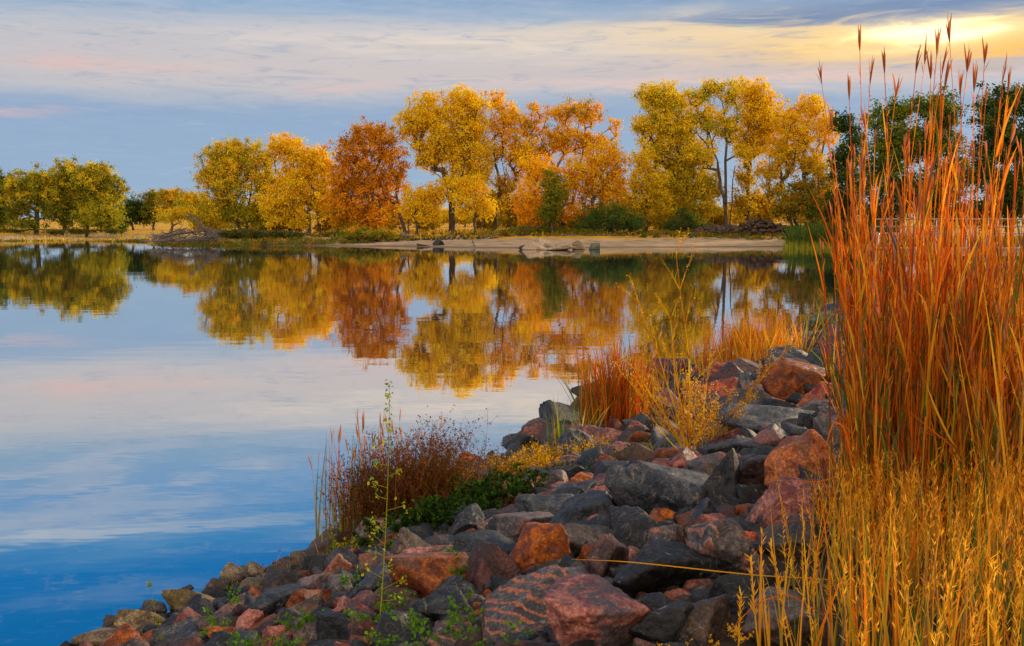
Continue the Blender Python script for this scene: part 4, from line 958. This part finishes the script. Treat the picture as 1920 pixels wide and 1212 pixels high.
    z = Bp[:, 2] / 2.0; c = np.array(cols)[rng.integers(0, len(cols), m)] * rng.uniform(.65, 1.25, (m, 1)); gr = (rng.random(m) < np.clip(.75 - z * .95, .04, .7))[:, None]
    c = np.where(gr, GRN * rng.uniform(.6, 1.3, (m, 1)), c); gd = (rng.random(m) < .22)[:, None]; c = np.where(gd, GOL * rng.uniform(.7, 1.1, (m, 1)), c); gt = (rng.random(m) < .22)[:, None]; c = np.where(gt, np.array((.30, .15, .06)) * rng.uniform(.5, 1.5, (m, 1)), c)
    lf.add(V, F, np.repeat(c, 5, 0)); lf.build('leaves', M_grass, root, False); return root
bluestem('sparse red orange grass clump standing leftmost of the tall grass', 1618, 5.4, 38, 1.45, 1.95, .05, (-.012, 0), (RED, ORA, ORA), [(1612, 88), (1540, 150), (1632, 150), (1592, 180), (1560, 240)], .03)
bluestem('thin red grass clump between the sparse left one and the dense tall one', 1672, 5.2, 46, 1.3, 1.9, .06, (-.01, 0), (RED, ORA, ORY), [(1658, 130), (1680, 175), (1622, 240)], .035)
bluestem('tallest dense orange grass clump with a tuft of heads against the glow', 1735, 5.0, 112, 1.5, 2.1, .13, (.02, 0), (RED, ORA, ORA, ORY), [(1780, 72), (1757, 95), (1735, 112), (1768, 130), (1745, 140), (1718, 130), (1772, 160)], .035)
bluestem('dense red orange grass clump just right of the tallest one', 1805, 5.2, 95, 1.35, 1.9, .12, (.03, 0), (RED, ORA, ORY), [(1846, 112), (1814, 128), (1826, 165), (1800, 175)], .04)
bluestem('right leaning orange grass clump near the right edge', 1866, 4.9, 70, 1.3, 1.85, .11, (.05, 0), (ORA, ORY, RED), [(1890, 170), (1880, 150), (1905, 200)], .05)
bluestem('orange gold grass clump cut by the right edge', 1925, 4.7, 80, 1.1, 1.6, .12, (.02, 0), (ORA, ORY, GOL), [(1915, 300)], .06)
bluestem('shorter rusty grass clump standing behind the tallest one', 1745, 6.4, 80, 1.0, 1.5, .18, (.0, 0), (RED, ORA, ORA), (), .07)
bluestem('shorter rusty grass clump standing behind the right leaning one', 1835, 6.6, 110, 1.0, 1.5, .26, (.0, 0), (RED, ORA, ORY), (), .07)

# golden foreground grass: thousands of blades and feathery heads
def golden(n, xr, yr, hmin, hmax, acc, cols, cond=None, wid=.004):
    x = rng.uniform(*xr, n); y = rng.uniform(*yr, n)
    if cond is not None: k = cond(x, y); x, y = x[k], y[k]
    n = len(x); P = np.stack([x, y, H(x, y) - .03], 1); d = unit(np.stack([rng.normal(0, .10, n), rng.normal(0, .10, n), np.ones(n)], 1)); L = rng.uniform(hmin, hmax, n)
    a = rng.uniform(0, 2 * pi, n); bend = np.stack([np.cos(a), np.sin(a), -.3 * np.ones(n)], 1) * (rng.random(n) ** 2 * .3)[:, None]
    V, F, Pt = ribbons(P, d, L, np.full(n, wid) * rng.uniform(.6, 1.5, n), bend, 5, 2, 'blade'); c = np.array(cols)[rng.integers(0, len(cols), n)] * rng.uniform(.7, 1.2, (n, 1)); acc.add(V, F, np.repeat(c, 5, 0))
    # feathery spikelets along the upper part
    hsel = np.nonzero(rng.random(n) < .42)[0]; k = 22; who = np.repeat(hsel, k); t = rng.uniform(.62, 1.0, len(who)); i0 = np.minimum((t * 5).astype(int), 4); f = t * 5 - i0
    B = Pt[who, i0] * (1 - f)[:, None] + Pt[who, i0 + 1] * f[:, None]; D = unit(unit(Pt[who, 5] - Pt[who, 4]) + rng.normal(0, .42, (len(who), 3)))
    V, F, _ = ribbons(B, D, rng.uniform(.012, .032, len(who)), np.full(len(who), .0036), rng.normal(0, .1, (len(who), 3)), 2, 2, 'spike')
    c = np.where((rng.random(len(who)) < .5)[:, None], GOL * 1.1, ORY) * rng.uniform(.7, 1.3, (len(who), 1)); acc.add(V, F, np.repeat(c, 2, 0))
acc = Acc()
edge = lambda x, y: x > (0.97 + 0.24 * (y - 2.6) + 0.12 * np.sin(y * 3.1)) + (rng.random(len(x)) ** 1.3) * .75 - .30
golden(4200, (.45, 3.0), (2.5, 4.4), .25, .62, acc, [GOL, ORY, ORA, GOL, OL, GRN, STR * .5], edge, .006)
golden(1800, (1.2, 4.2), (4.2, 5.2), .3, .55, acc, [GOL, ORY, ORA, ORA, GRN], lambda x, y: x > 1.25 + .20 * (y - 4.2))
golden(5000, (2.2, 7.0), (5.6, 10.5), .7, 1.25, acc, [GOL, ORY, ORY, ORA, GRN * 1.3], lambda x, y: x > .38 * y + rng.random(len(x)) * .6)
golden(520, (2.0, 3.2), (4.3, 5.4), .8, 1.3, acc, [GOL, ORY, GOL, STR], lambda x, y: x > .43 * y + rng.random(len(x)) ** 2 * .1, .006)
golden(2200, (3.5, 22), (10, 40), .6, 1.1, acc, [GOL, ORY, OL], lambda x, y: lake_sd(x, y) > 5.2, .012)
tag(acc.build('grass', M_grass, None, False), 'golden feathery grass covering the bank at the lower right', 'grass', kind='stuff')

# single stalks in front of the rocks
def stalk(px, d, tip, label, fluffy=True, colr=GOL, w=.006):
    b = gpt(px, d); b[2] -= .03; t = at(tip[0], tip[1], d) - b; L = np.linalg.norm(t); bd = np.array([.05, 0, -.02]); D = (t / L - bd)[None]
    V, F, P = ribbons(np.zeros((1, 3)), D, np.array([L]), np.array([w]), bd[None], 8, 2, 'stem', np.array([[1., 0, 0]])); acc = Acc(); acc.add(V, F, colr)
    if fluffy:
        k = 60; tt = rng.uniform(.55, 1, k); i0 = np.minimum((tt * 8).astype(int), 7); f = tt * 8 - i0; B = P[0, i0] * (1 - f)[:, None] + P[0, i0 + 1] * f[:, None]
        D2 = unit(unit(t)[None] + rng.normal(0, .35, (k, 3))); V, F, _ = ribbons(B, D2, rng.uniform(.015, .035, k), np.full(k, .005), rng.normal(0, .05, (k, 3)), 2, 2, 'spike'); acc.add(V, F, np.repeat(GOL * rng.uniform(.8, 1.3, (k, 1)), 2, 0))
    o = acc.build('grass_stalk', M_grass, None, False); o.location = tuple(float(v) for v in b); return tag(o, label, 'grass stalk', 'single grass stalks')
stalk(1520, 3.4, (1446, 1022), 'feathery golden stalk leaning left, tallest of those before the brown grey boulder')
stalk(1450, 3.3, (1408, 1046), 'thin golden stalk left of the tallest leaning one')
stalk(1400, 3.2, (1390, 1112), 'short golden stalk at the bottom edge before the charcoal boulder')
stalk(1545, 3.6, (1530, 1040), 'golden stalk at the left fringe of the golden grass')
# long arching blades lying over the rocks
def arch(pts, d, label, colr, w=.006):
    A = np.array([at(px, py, dd) for (px, py), dd in zip(pts, d)]); tt = np.linspace(0, len(A) - 1, 14); P = np.stack([np.interp(tt, np.arange(len(A)), A[:, k]) for k in range(3)], 1); P[1:-1] = (P[:-2] + P[1:-1] * 2 + P[2:]) / 4
    rad = w * .4 * np.minimum(1, (1.05 - np.linspace(0, 1, 14)) * 3); V, F = polytube(P, rad, 5); acc = Acc(); acc.add(V - A[0], F, colr); o = acc.build('bent_grass', M_grass); o.location = tuple(float(v) for v in A[0]); return tag(o, label, 'bent grass', 'bent grasses over the rocks')
arch([(1640, 1110), (1560, 1084), (1450, 1083), (1330, 1070), (1240, 1060), (1160, 1052), (1070, 1049)], [4.2, 4.0, 3.9, 3.85, 3.8, 3.8, 3.8], 'long thin golden blade lying level across the dark rocks to the orange cube', GOL)
arch([(1560, 1165), (1480, 1112), (1420, 1130), (1370, 1180)], [3.5, 3.4, 3.4, 3.4], 'rusty blade arching down over the rocks at the bottom', ORA)
arch([(1610, 940), (1585, 800), (1562, 790), (1545, 850)], [4.8, 4.8, 4.8, 4.8], 'orange blade bent over at the left edge of the tall grass', ORA, .012)
arch([(1640, 955), (1600, 880), (1540, 905), (1470, 900)], [4.8, 4.7, 4.7, 4.7], 'orange blade arching left towards the golden orange boulder', ORA)
arch([(1560, 985), (1500, 975), (1440, 985)], [4.6, 4.6, 4.6], 'dark red blade lying before the pointed salmon boulder', RED)

def tuft(label, px, d, n, hmin, hmax, spread, cols, name='reed_clump', cat='reeds', group=None, w=.009, lean=0.10, heads=0, hx=1.0, bendamt=.3):
    b = gpt(px, d); b[2] = max(b[2], -.05); root = empty(name, b, label, cat, group); off = np.clip(rng.normal(0, spread, (n, 2)), -1.9 * spread, 1.9 * spread) * np.array([hx, 1])
    P = np.concatenate([off, (np.maximum(H(b[0] + off[:, 0], b[1] + off[:, 1]), -.15) - b[2] - .05)[:, None]], 1)
    V, F, C, Pt = blades_at(P, hmin, hmax, w, cols, lean, 6, bendamt); a = Acc(); a.add(V, F, C); a.build('blades', M_grass, root, False)
    if heads:
        tip = Pt[:heads, -1]; td = unit(Pt[:heads, -1] - Pt[:heads, -2]); 
        for q in range(heads):
            V, F, C = seed_heads(tip[q:q + 1] - td[q:q + 1] * .05, td[q:q + 1], 2, .16, .014, (.50, .24, .14)); mesh_np('seed_head', V, F, M_grass, root, False, C)
    return root
# rust reeds and orange tuft further along the bank
tuft('tall rust coloured reed clump at the waterline, in front of the sky reflection', 1152, 14.6, 420, .85, 1.5, .22, [ORA * .8, ORY * .7, RED, RED, GRN], w=.014, heads=30, hx=1.1)
tuft('rust reeds with olive bases just behind the tall rust reed clump', 1198, 15.4, 220, .5, 1.0, .22, [ORA * .8, OL, RED, GRN], w=.014)
tuft('slim green and yellow reeds left of the rust coloured clump', 1050, 13.2, 34, .45, .85, .12, [GRN * 1.4, GOL, G1, GRN], w=.013, bendamt=.2)
tuft('small sparse green reeds at the foot of the rust coloured clump', 1098, 13.8, 30, .3, .7, .10, [GRN * 1.3, STR, G1], w=.012, bendamt=.4)
tuft('bright orange grass clump on the far part of the bank behind the yellow weed', 1398, 19.5, 520, .7, 1.35, .34, [ORA * .7, ORA * .8, ORY * .7, RED, GOL * .7], w=.012, heads=30, hx=1.2)
tuft('orange grass clump right of the bright one, leaning outward', 1440, 18.6, 260, .5, 1.1, .30, [ORA, ORY, GOL, OL], w=.014, lean=.25, hx=1.2)
tuft('small olive tuft under the yellow weed', 1225, 10.6, 140, .12, .30, .16, [OL, G1 * .8, G2], 'grass_tuft', 'grass tuft', w=.007, lean=.45, hx=1.4)
tuft('dry brown tuft on the waterline rocks, lower left', 545, 8.4, 420, .08, .22, .14, [O2 * .6, OL * .8, RU, STR * .6], 'grass_tuft', 'grass tuft', w=.006, lean=.6, hx=2.0)
tuft('few thin pale stalks above the dry brown tuft', 555, 8.5, 14, .2, .36, .12, [STR * .7, RU * 1.4], 'grass_tuft', 'grass tuft', w=.005, lean=.1)
# left clump: reeds, dark weeds
tuft('pale and rust reeds rising left above the dark brown weeds', 668, 9.6, 60, .75, 1.1, .13, [STR * .9, ORA * .7, RED, STR * .6, GRN], w=.011, heads=24, hx=1.7, bendamt=.12, lean=.07)
tuft('pink tipped reeds above the middle of the dark brown weeds', 745, 9.9, 60, .65, 1.0, .16, [STR * .7, ORA * .8, RED], w=.010, heads=22, hx=1.7, bendamt=.15, lean=.14)
tuft('pale green reeds at the left waterline edge of the brown weeds', 632, 9.2, 24, .55, .95, .07, [GRN * 1.5, STR, G1], w=.011, bendamt=.15, lean=.06)
def weed(label, px, d, n, hgt, spread, stem_c, dot_c, dots, dot_s, name='dry_weed', cat='weed', hx=1.0, lean=.18, twigs=7, group=None, mat=None):
    """many thin upright stems with side twigs carrying small seeds or leaves"""
    mat = mat or M_grass; b = gpt(px, d); b[2] = max(b[2], 0); root = empty(name, b, label, cat, group); off = rng.normal(0, spread, (n, 2)) * [hx, 1]
    P = np.concatenate([off, (np.maximum(H(b[0] + off[:, 0], b[1] + off[:, 1]), -.1) - b[2] - .03)[:, None]], 1)
    V, F, C, Pt = blades_at(P, hgt * .55, hgt, .006, stem_c, lean, 6, .2); st = Acc(); st.add(V, F, C)
    m = n * twigs; who = rng.integers(0, n, m); t = rng.uniform(.3, 1, m) * 5.99; i0 = t.astype(int); f = t - i0; B = Pt[who, i0] * (1 - f)[:, None] + Pt[who, i0 + 1] * f[:, None]
    a = rng.uniform(0, 2 * pi, m); D = unit(np.stack([np.cos(a), np.sin(a), rng.uniform(.3, 1.4, m)], 1)); L = rng.uniform(.05, .17, m) * hgt / .7
    V, F, P2 = ribbons(B, D, L, np.full(m, .0035), np.array([[0, 0, .15]]) * np.ones((m, 1)), 3, 2, 'stem'); c = np.array(stem_c)[rng.integers(0, len(stem_c), m)]; st.add(V, F, np.repeat(c, 3, 0)); st.build('stems', mat, root, False)
    w2 = rng.integers(0, m, dots); tt = rng.integers(1, 4, dots); Cn = P2[w2, tt] + rng.normal(0, .008, (dots, 3)); V, F = cards(Cn, dot_s, .8); a_ = Acc(); a_.add(V, F, np.array(dot_c)[rng.integers(0, len(dot_c), dots)] * rng.uniform(.6, 1.4, (dots, 1)))
    a_.build('leaves', mat, root, False); return root
BR = np.array((.17, .065, .028))
weed('dense dark brown seeded weeds at the left end of the bank clump', 715, 9.3, 260, .84, .15, [BR, BR * 1.4, RU * .3], [BR, BR * .7, RU * .3], 13000, .015, hx=1.25, lean=.13)
weed('dark brown seeded weeds right half, thinning out over the water', 800, 9.7, 260, .90, .16, [BR, BR * 1.3, OL * .3], [BR, RU * .35, BR * .6], 13000, .015, hx=1.2, lean=.15)
weed('wiry purple brown weed against the blue water right of the dense brown ones', 868, 10.6, 60, .60, .14, [BR, BR * .8], [BR, BR * .7], 1200, .016, hx=1.3, lean=.25)
weed('grey seeded weed between the wiry brown weed and the orange shrubby weeds', 930, 11.2, 46, .45, .11, [BR, OL * .5], [BR, STR * .5, OL * .5], 900, .014)
weed('orange shrubby weeds at the waterline above the rocks', 965, 11.4, 160, .36, .22, [O2 * .7, OL * .7], [O2, O1 * .8, OL, O2 * .7], 5200, .016, 'shrubby_weed', 'weed', hx=1.6, lean=.4)
weed('orange shrubby weeds beside the slim green reeds', 1030, 12.0, 100, .32, .18, [O2 * .7, OL * .7], [O2 * .8, O1 * .8, OL], 2800, .016, 'shrubby_weed', 'weed', hx=1.5, lean=.4)
weed('tiny dark branching weed on the tan stones above the water', 487, 8.25, 3, .24, .015, [BR], [BR * .6], 40, .012, lean=.2, twigs=8)
weed('grey green sage bush at the far end of the bank', 1560, 25.5, 130, .75, .35, [G2, STR * .4], [np.array((.20, .25, .14)), np.array((.13, .17, .09))], 4200, .045, 'sage_bush', 'shrub', hx=1.2, lean=.4, mat=M_green)
weed('low grey green sage on top of the grey green boulder', 1500, 23.5, 70, .35, .30, [G2, STR * .4], [np.array((.20, .25, .14)), np.array((.13, .17, .09))], 2000, .04, 'sage_bush', 'shrub', hx=1.4, lean=.6, mat=M_green)
LG, MG = np.array((.10, .20, .02)), np.array((.035, .07, .015))
weed('dark green leafy weeds spreading below the brown weeds', 805, 8.75, 100, .33, .17, [MG], [MG, MG * .6, LG * .5], 4200, .036, 'leafy_weed', 'weed', hx=1.5, lean=.5, mat=M_green)
weed('dark green leafy weeds left of the dark grey slab', 915, 9.3, 120, .40, .16, [MG], [MG, MG * .6, LG * .5], 4800, .036, 'leafy_weed', 'weed', hx=1.5, lean=.5, mat=M_green)
weed('small bright green plant at the left foot of the leafy weeds', 762, 8.3, 14, .20, .06, [LG * .7], [LG, LG * .7, MG], 420, .030, 'leafy_weed', 'weed', lean=.5, mat=M_green)
weed('low green weeds among the rocks beside the orange shrubby weeds', 1085, 10.8, 60, .20, .22, [MG], [MG, MG * .6, G2], 1300, .026, 'leafy_weed', 'weed', hx=1.4, lean=.6, mat=M_green)
weed('yellow green weeds at the foot of the brown weeds by the mauve grey rock', 650, 8.7, 30, .20, .12, [OL], [LG, OL, G1 * .6], 700, .024, 'leafy_weed', 'weed', hx=1.3, lean=.5, mat=M_green)

# tall single green stem in front
def stem_plant(label, base_px, d, tip, nleaf, col_s, col_l, leaf_s, name='tall_weed', clusters=9, spread=.035, side=0.0, t0=.15, w=.007, below=False):
    b = gpt(base_px[0], d) if not below else at(base_px[0], base_px[1], d); t = at(tip[0], tip[1], d) - b; L = np.linalg.norm(t); bd = np.array([.04, .02, 0.]); root = empty(name, b, label, 'weed')
    V, F = polytube(np.array([t * s + bd * L * s * (1 - s) for s in np.linspace(0, 1, 12)]), np.linspace(w * .5, w * .2, 12), 6); a = Acc(); a.add(V, F, col_s)
    ps = []
    for s in np.linspace(t0, 1, clusters):
        p = t * s + bd * L * s * (1 - s); n = max(4, int(nleaf / clusters))
        if side and s < .75:
            q = p + np.array([rng.choice([-1, 1]) * side * rng.uniform(.4, 1), 0, rng.uniform(0, .05)]); V, F = polytube(np.linspace(p, q, 4), w * .2, 5); a.add(V, F, col_s); p = q
        ps.append(p + rng.normal(0, spread * (1.1 - .6 * s), (n, 3)))
    a.build('stem', M_green, root); C = np.concatenate(ps); V, F = cards(C, leaf_s, .6); l = Acc(); l.add(V, F, np.array(col_l)[rng.integers(0, len(col_l), len(C))] * rng.uniform(.7, 1.3, (len(C), 1))); l.build('leaves', M_green, root, False); return root
stem_plant('tall thin pale green weed rising in front of the water and the brown weeds', (702, 1180), 5.2, (730, 722), 240, G1 * .9, [G1, LG * 1.3, G1 * .8], .022, clusters=20, spread=.022, side=.10, t0=.15)
stem_plant('small pale blurred green weed over the water at the lower left', (283, 1140), 6.4, (281, 1096), 50, G2, [G1 * .5, G2], .022, 'small_weed', 4, .018, 0, .2, .005)
stem_plant('pale feathery sprig beside the left reeds over the water', (628, 1010), 8.6, (612, 962), 60, OL, [G1 * .5, OL], .024, 'small_weed', 4, .03, 0, .2, .006)

# green sprigs growing between the rocks
spr = [(655, 1085, 'bright green sprig growing left of the thin green stem'), (430, 1120, 'green sprig between the brown stones at the waterline'), (400, 1165, 'little green sprig low in the left rocks'), (700, 1150, 'green sprig at the foot of the thin green stem'),
       (790, 1160, 'trailing green sprig under the rounded orange red boulder'), (850, 1065, 'fine green sprig above the rounded orange red boulder'), (830, 1040, 'fine green sprig beside the smooth long grey rock'), (745, 1050, 'green sprig right of the thin green stem'), (835, 1190, 'green sprig at the bottom edge left of the wavy banded boulder'),
       (560, 1165, 'green sprig right of the dark wedge in the lower left'), (600, 1150, 'green sprig between the dark wedge and the broad dusty pink rock'), (535, 1195, 'green sprig at the bottom left edge'), (725, 1190, 'green sprig at the bottom edge beside the dark flat rock'), (930, 1205, 'green sprig at the foot of the wavy banded boulder'), (450, 1200, 'yellow green sprig near the small orange rock'), (870, 1150, 'green sprig right of the rounded orange red boulder'), (735, 1125, 'green sprig on the brown red rock')]
for (px, py, lab) in spr:
    P = on_ground(px, py, .14); root = empty('green_sprig', P, lab, 'plant', 'green sprigs among the rocks'); n = rng.integers(5, 10); a = rng.uniform(0, 2 * pi, n); D = unit(np.stack([np.cos(a), np.sin(a) * .5 - .3, rng.uniform(.2, 1.0, n)], 1))
    L = rng.uniform(.06, .17, n); V, F, Pt = ribbons(np.zeros((n, 3)) + [0, 0, -.04], D, L, np.full(n, .003), np.array([[0, 0, -.2]]) * np.ones((n, 1)), 4, 2, 'stem'); s_ = Acc(); s_.add(V, F, LG * .7); s_.build('stems', M_green, root, False)
    C = (Pt[:, 2:].reshape(-1, 3)[:, None] + rng.normal(0, .010, (len(Pt) * 3, 5, 3))).reshape(-1, 3); V, F = cards(C, .021, .8, .3); l_ = Acc(); l_.add(V, F, np.array([LG, LG * 1.4, LG * .8])[rng.integers(0, 3, len(C))]); l_.build('leaves', M_green, root, False)
for (px, py, lab) in [(1270, 1205, 'golden yellow sprig at the bottom edge before the near black block'), (1330, 1200, 'golden yellow sprig at the bottom edge before the brown boulder'), (1395, 1165, 'golden yellow sprig below the hollow charcoal boulder')]:
    P = at(px, py + 10, 3.3); root = empty('golden_sprig', P, lab, 'plant', 'golden sprigs at the bottom edge'); n = 7; a = rng.uniform(0, 2 * pi, n); D = unit(np.stack([np.cos(a), np.sin(a), rng.uniform(.6, 1.6, n)], 1)); L = rng.uniform(.04, .09, n)
    V, F, Pt = ribbons(np.zeros((n, 3)) + [0, 0, -.05], D, L, np.full(n, .003), np.zeros((n, 3)), 4, 2, 'stem'); s_ = Acc(); s_.add(V, F, GOL); s_.build('stems', M_grass, root, False)
    C = (Pt[:, 2:].reshape(-1, 3)[:, None] + rng.normal(0, .005, (len(Pt) * 3, 5, 3))).reshape(-1, 3); V, F = cards(C, .009, .8); l_ = Acc(); l_.add(V, F, GOL); l_.build('leaves', M_grass, root, False)

# the big yellow branching weed
def bush_weed(label, px, d, main, n, hgt, cols, wide=.5, twl=.5):
    b = gpt(px, d); root = empty('yellow_weed', b, label, 'weed'); A, B, R1, R2, tw = [], [], [], [], []
    def grow(p, v, L, r, lev):
        k = 6; pts = [p]
        for i in range(k):
            v = unit(v + rng.normal(0, .06, 3) + np.array([0, 0, .02])); pts.append(pts[-1] + v * L / k)
        for i in range(k): A.append(pts[i]); B.append(pts[i + 1]); R1.append(r * (1 - i / k * .7)); R2.append(r * (1 - (i + 1) / k * .7))
        if lev < 2:
            for i in range(2, k + 1):
                for q in range(1 if lev else 2):
                    a = rng.uniform(0, 2 * pi); w = unit(v + np.array([cos(a), sin(a), .1]) * rng.uniform(.4, .8)); grow(pts[i], w, L * rng.uniform(.22, .42) * (1.1 - .1 * i), r * .5, lev + 1)
        else: tw.append(pts)
    for i in range(n):
        a = rng.uniform(0, 2 * pi); v = unit(np.array([cos(a) * wide, sin(a) * wide * .7, rng.uniform(.6, 1.1)])); grow(np.zeros(3) + rng.normal(0, .03, 3) * [1, 1, 0], v, hgt * rng.uniform(.6, 1.15), .006, 0)
    for tip in main:
        t = at(tip[0], tip[1], d) - b; grow(np.zeros(3), unit(t), np.linalg.norm(t), .009, 0)
    V, F = tubes(np.array(A), np.array(B), np.array(R1), np.array(R2), 4); a = Acc(); c = np.repeat(np.array(cols)[rng.integers(0, len(cols), len(A))], 4, 0); a.add(V, F, c * .9); a.build('stems', M_grass, root)
    T = np.array(tw).reshape(-1, 3); C = T[rng.integers(0, len(T), 2600)] + rng.normal(0, .012, (2600, 3)); V, F = cards(C, .014, .6); l = Acc(); l.add(V, F, np.array(cols)[rng.integers(0, len(cols), 2600)] * rng.uniform(.7, 1.2, (2600, 1))); l.build('leaves', M_grass, root, False); return root
bush_weed('wide branching yellow weed with one tall bare stem, growing from the middle of the rocks', 1300, 9.3, [(1268, 478), (1215, 560), (1255, 600), (1190, 690)], 11, .85, [GOL, Y2, ORY * .9], .75)
bush_weed('smaller olive yellow weed spreading right of the tall bare stem', 1325, 9.9, [(1440, 640)], 6, .6, [GOL * .8, OL, ORY * .8], .9)

for o in S.objects:
    l = o.get('label')
    if l and o.parent is None and len(l.split()) > 16: print('LONG', len(l.split()), l)
seen_ = {}
for o in S.objects:
    l = o.get('label')
    if l and l in seen_: print('DUP', l)
    seen_[l] = 1
print('FACES', sum(len(o.data.polygons) for o in S.objects if o.type == 'MESH'))
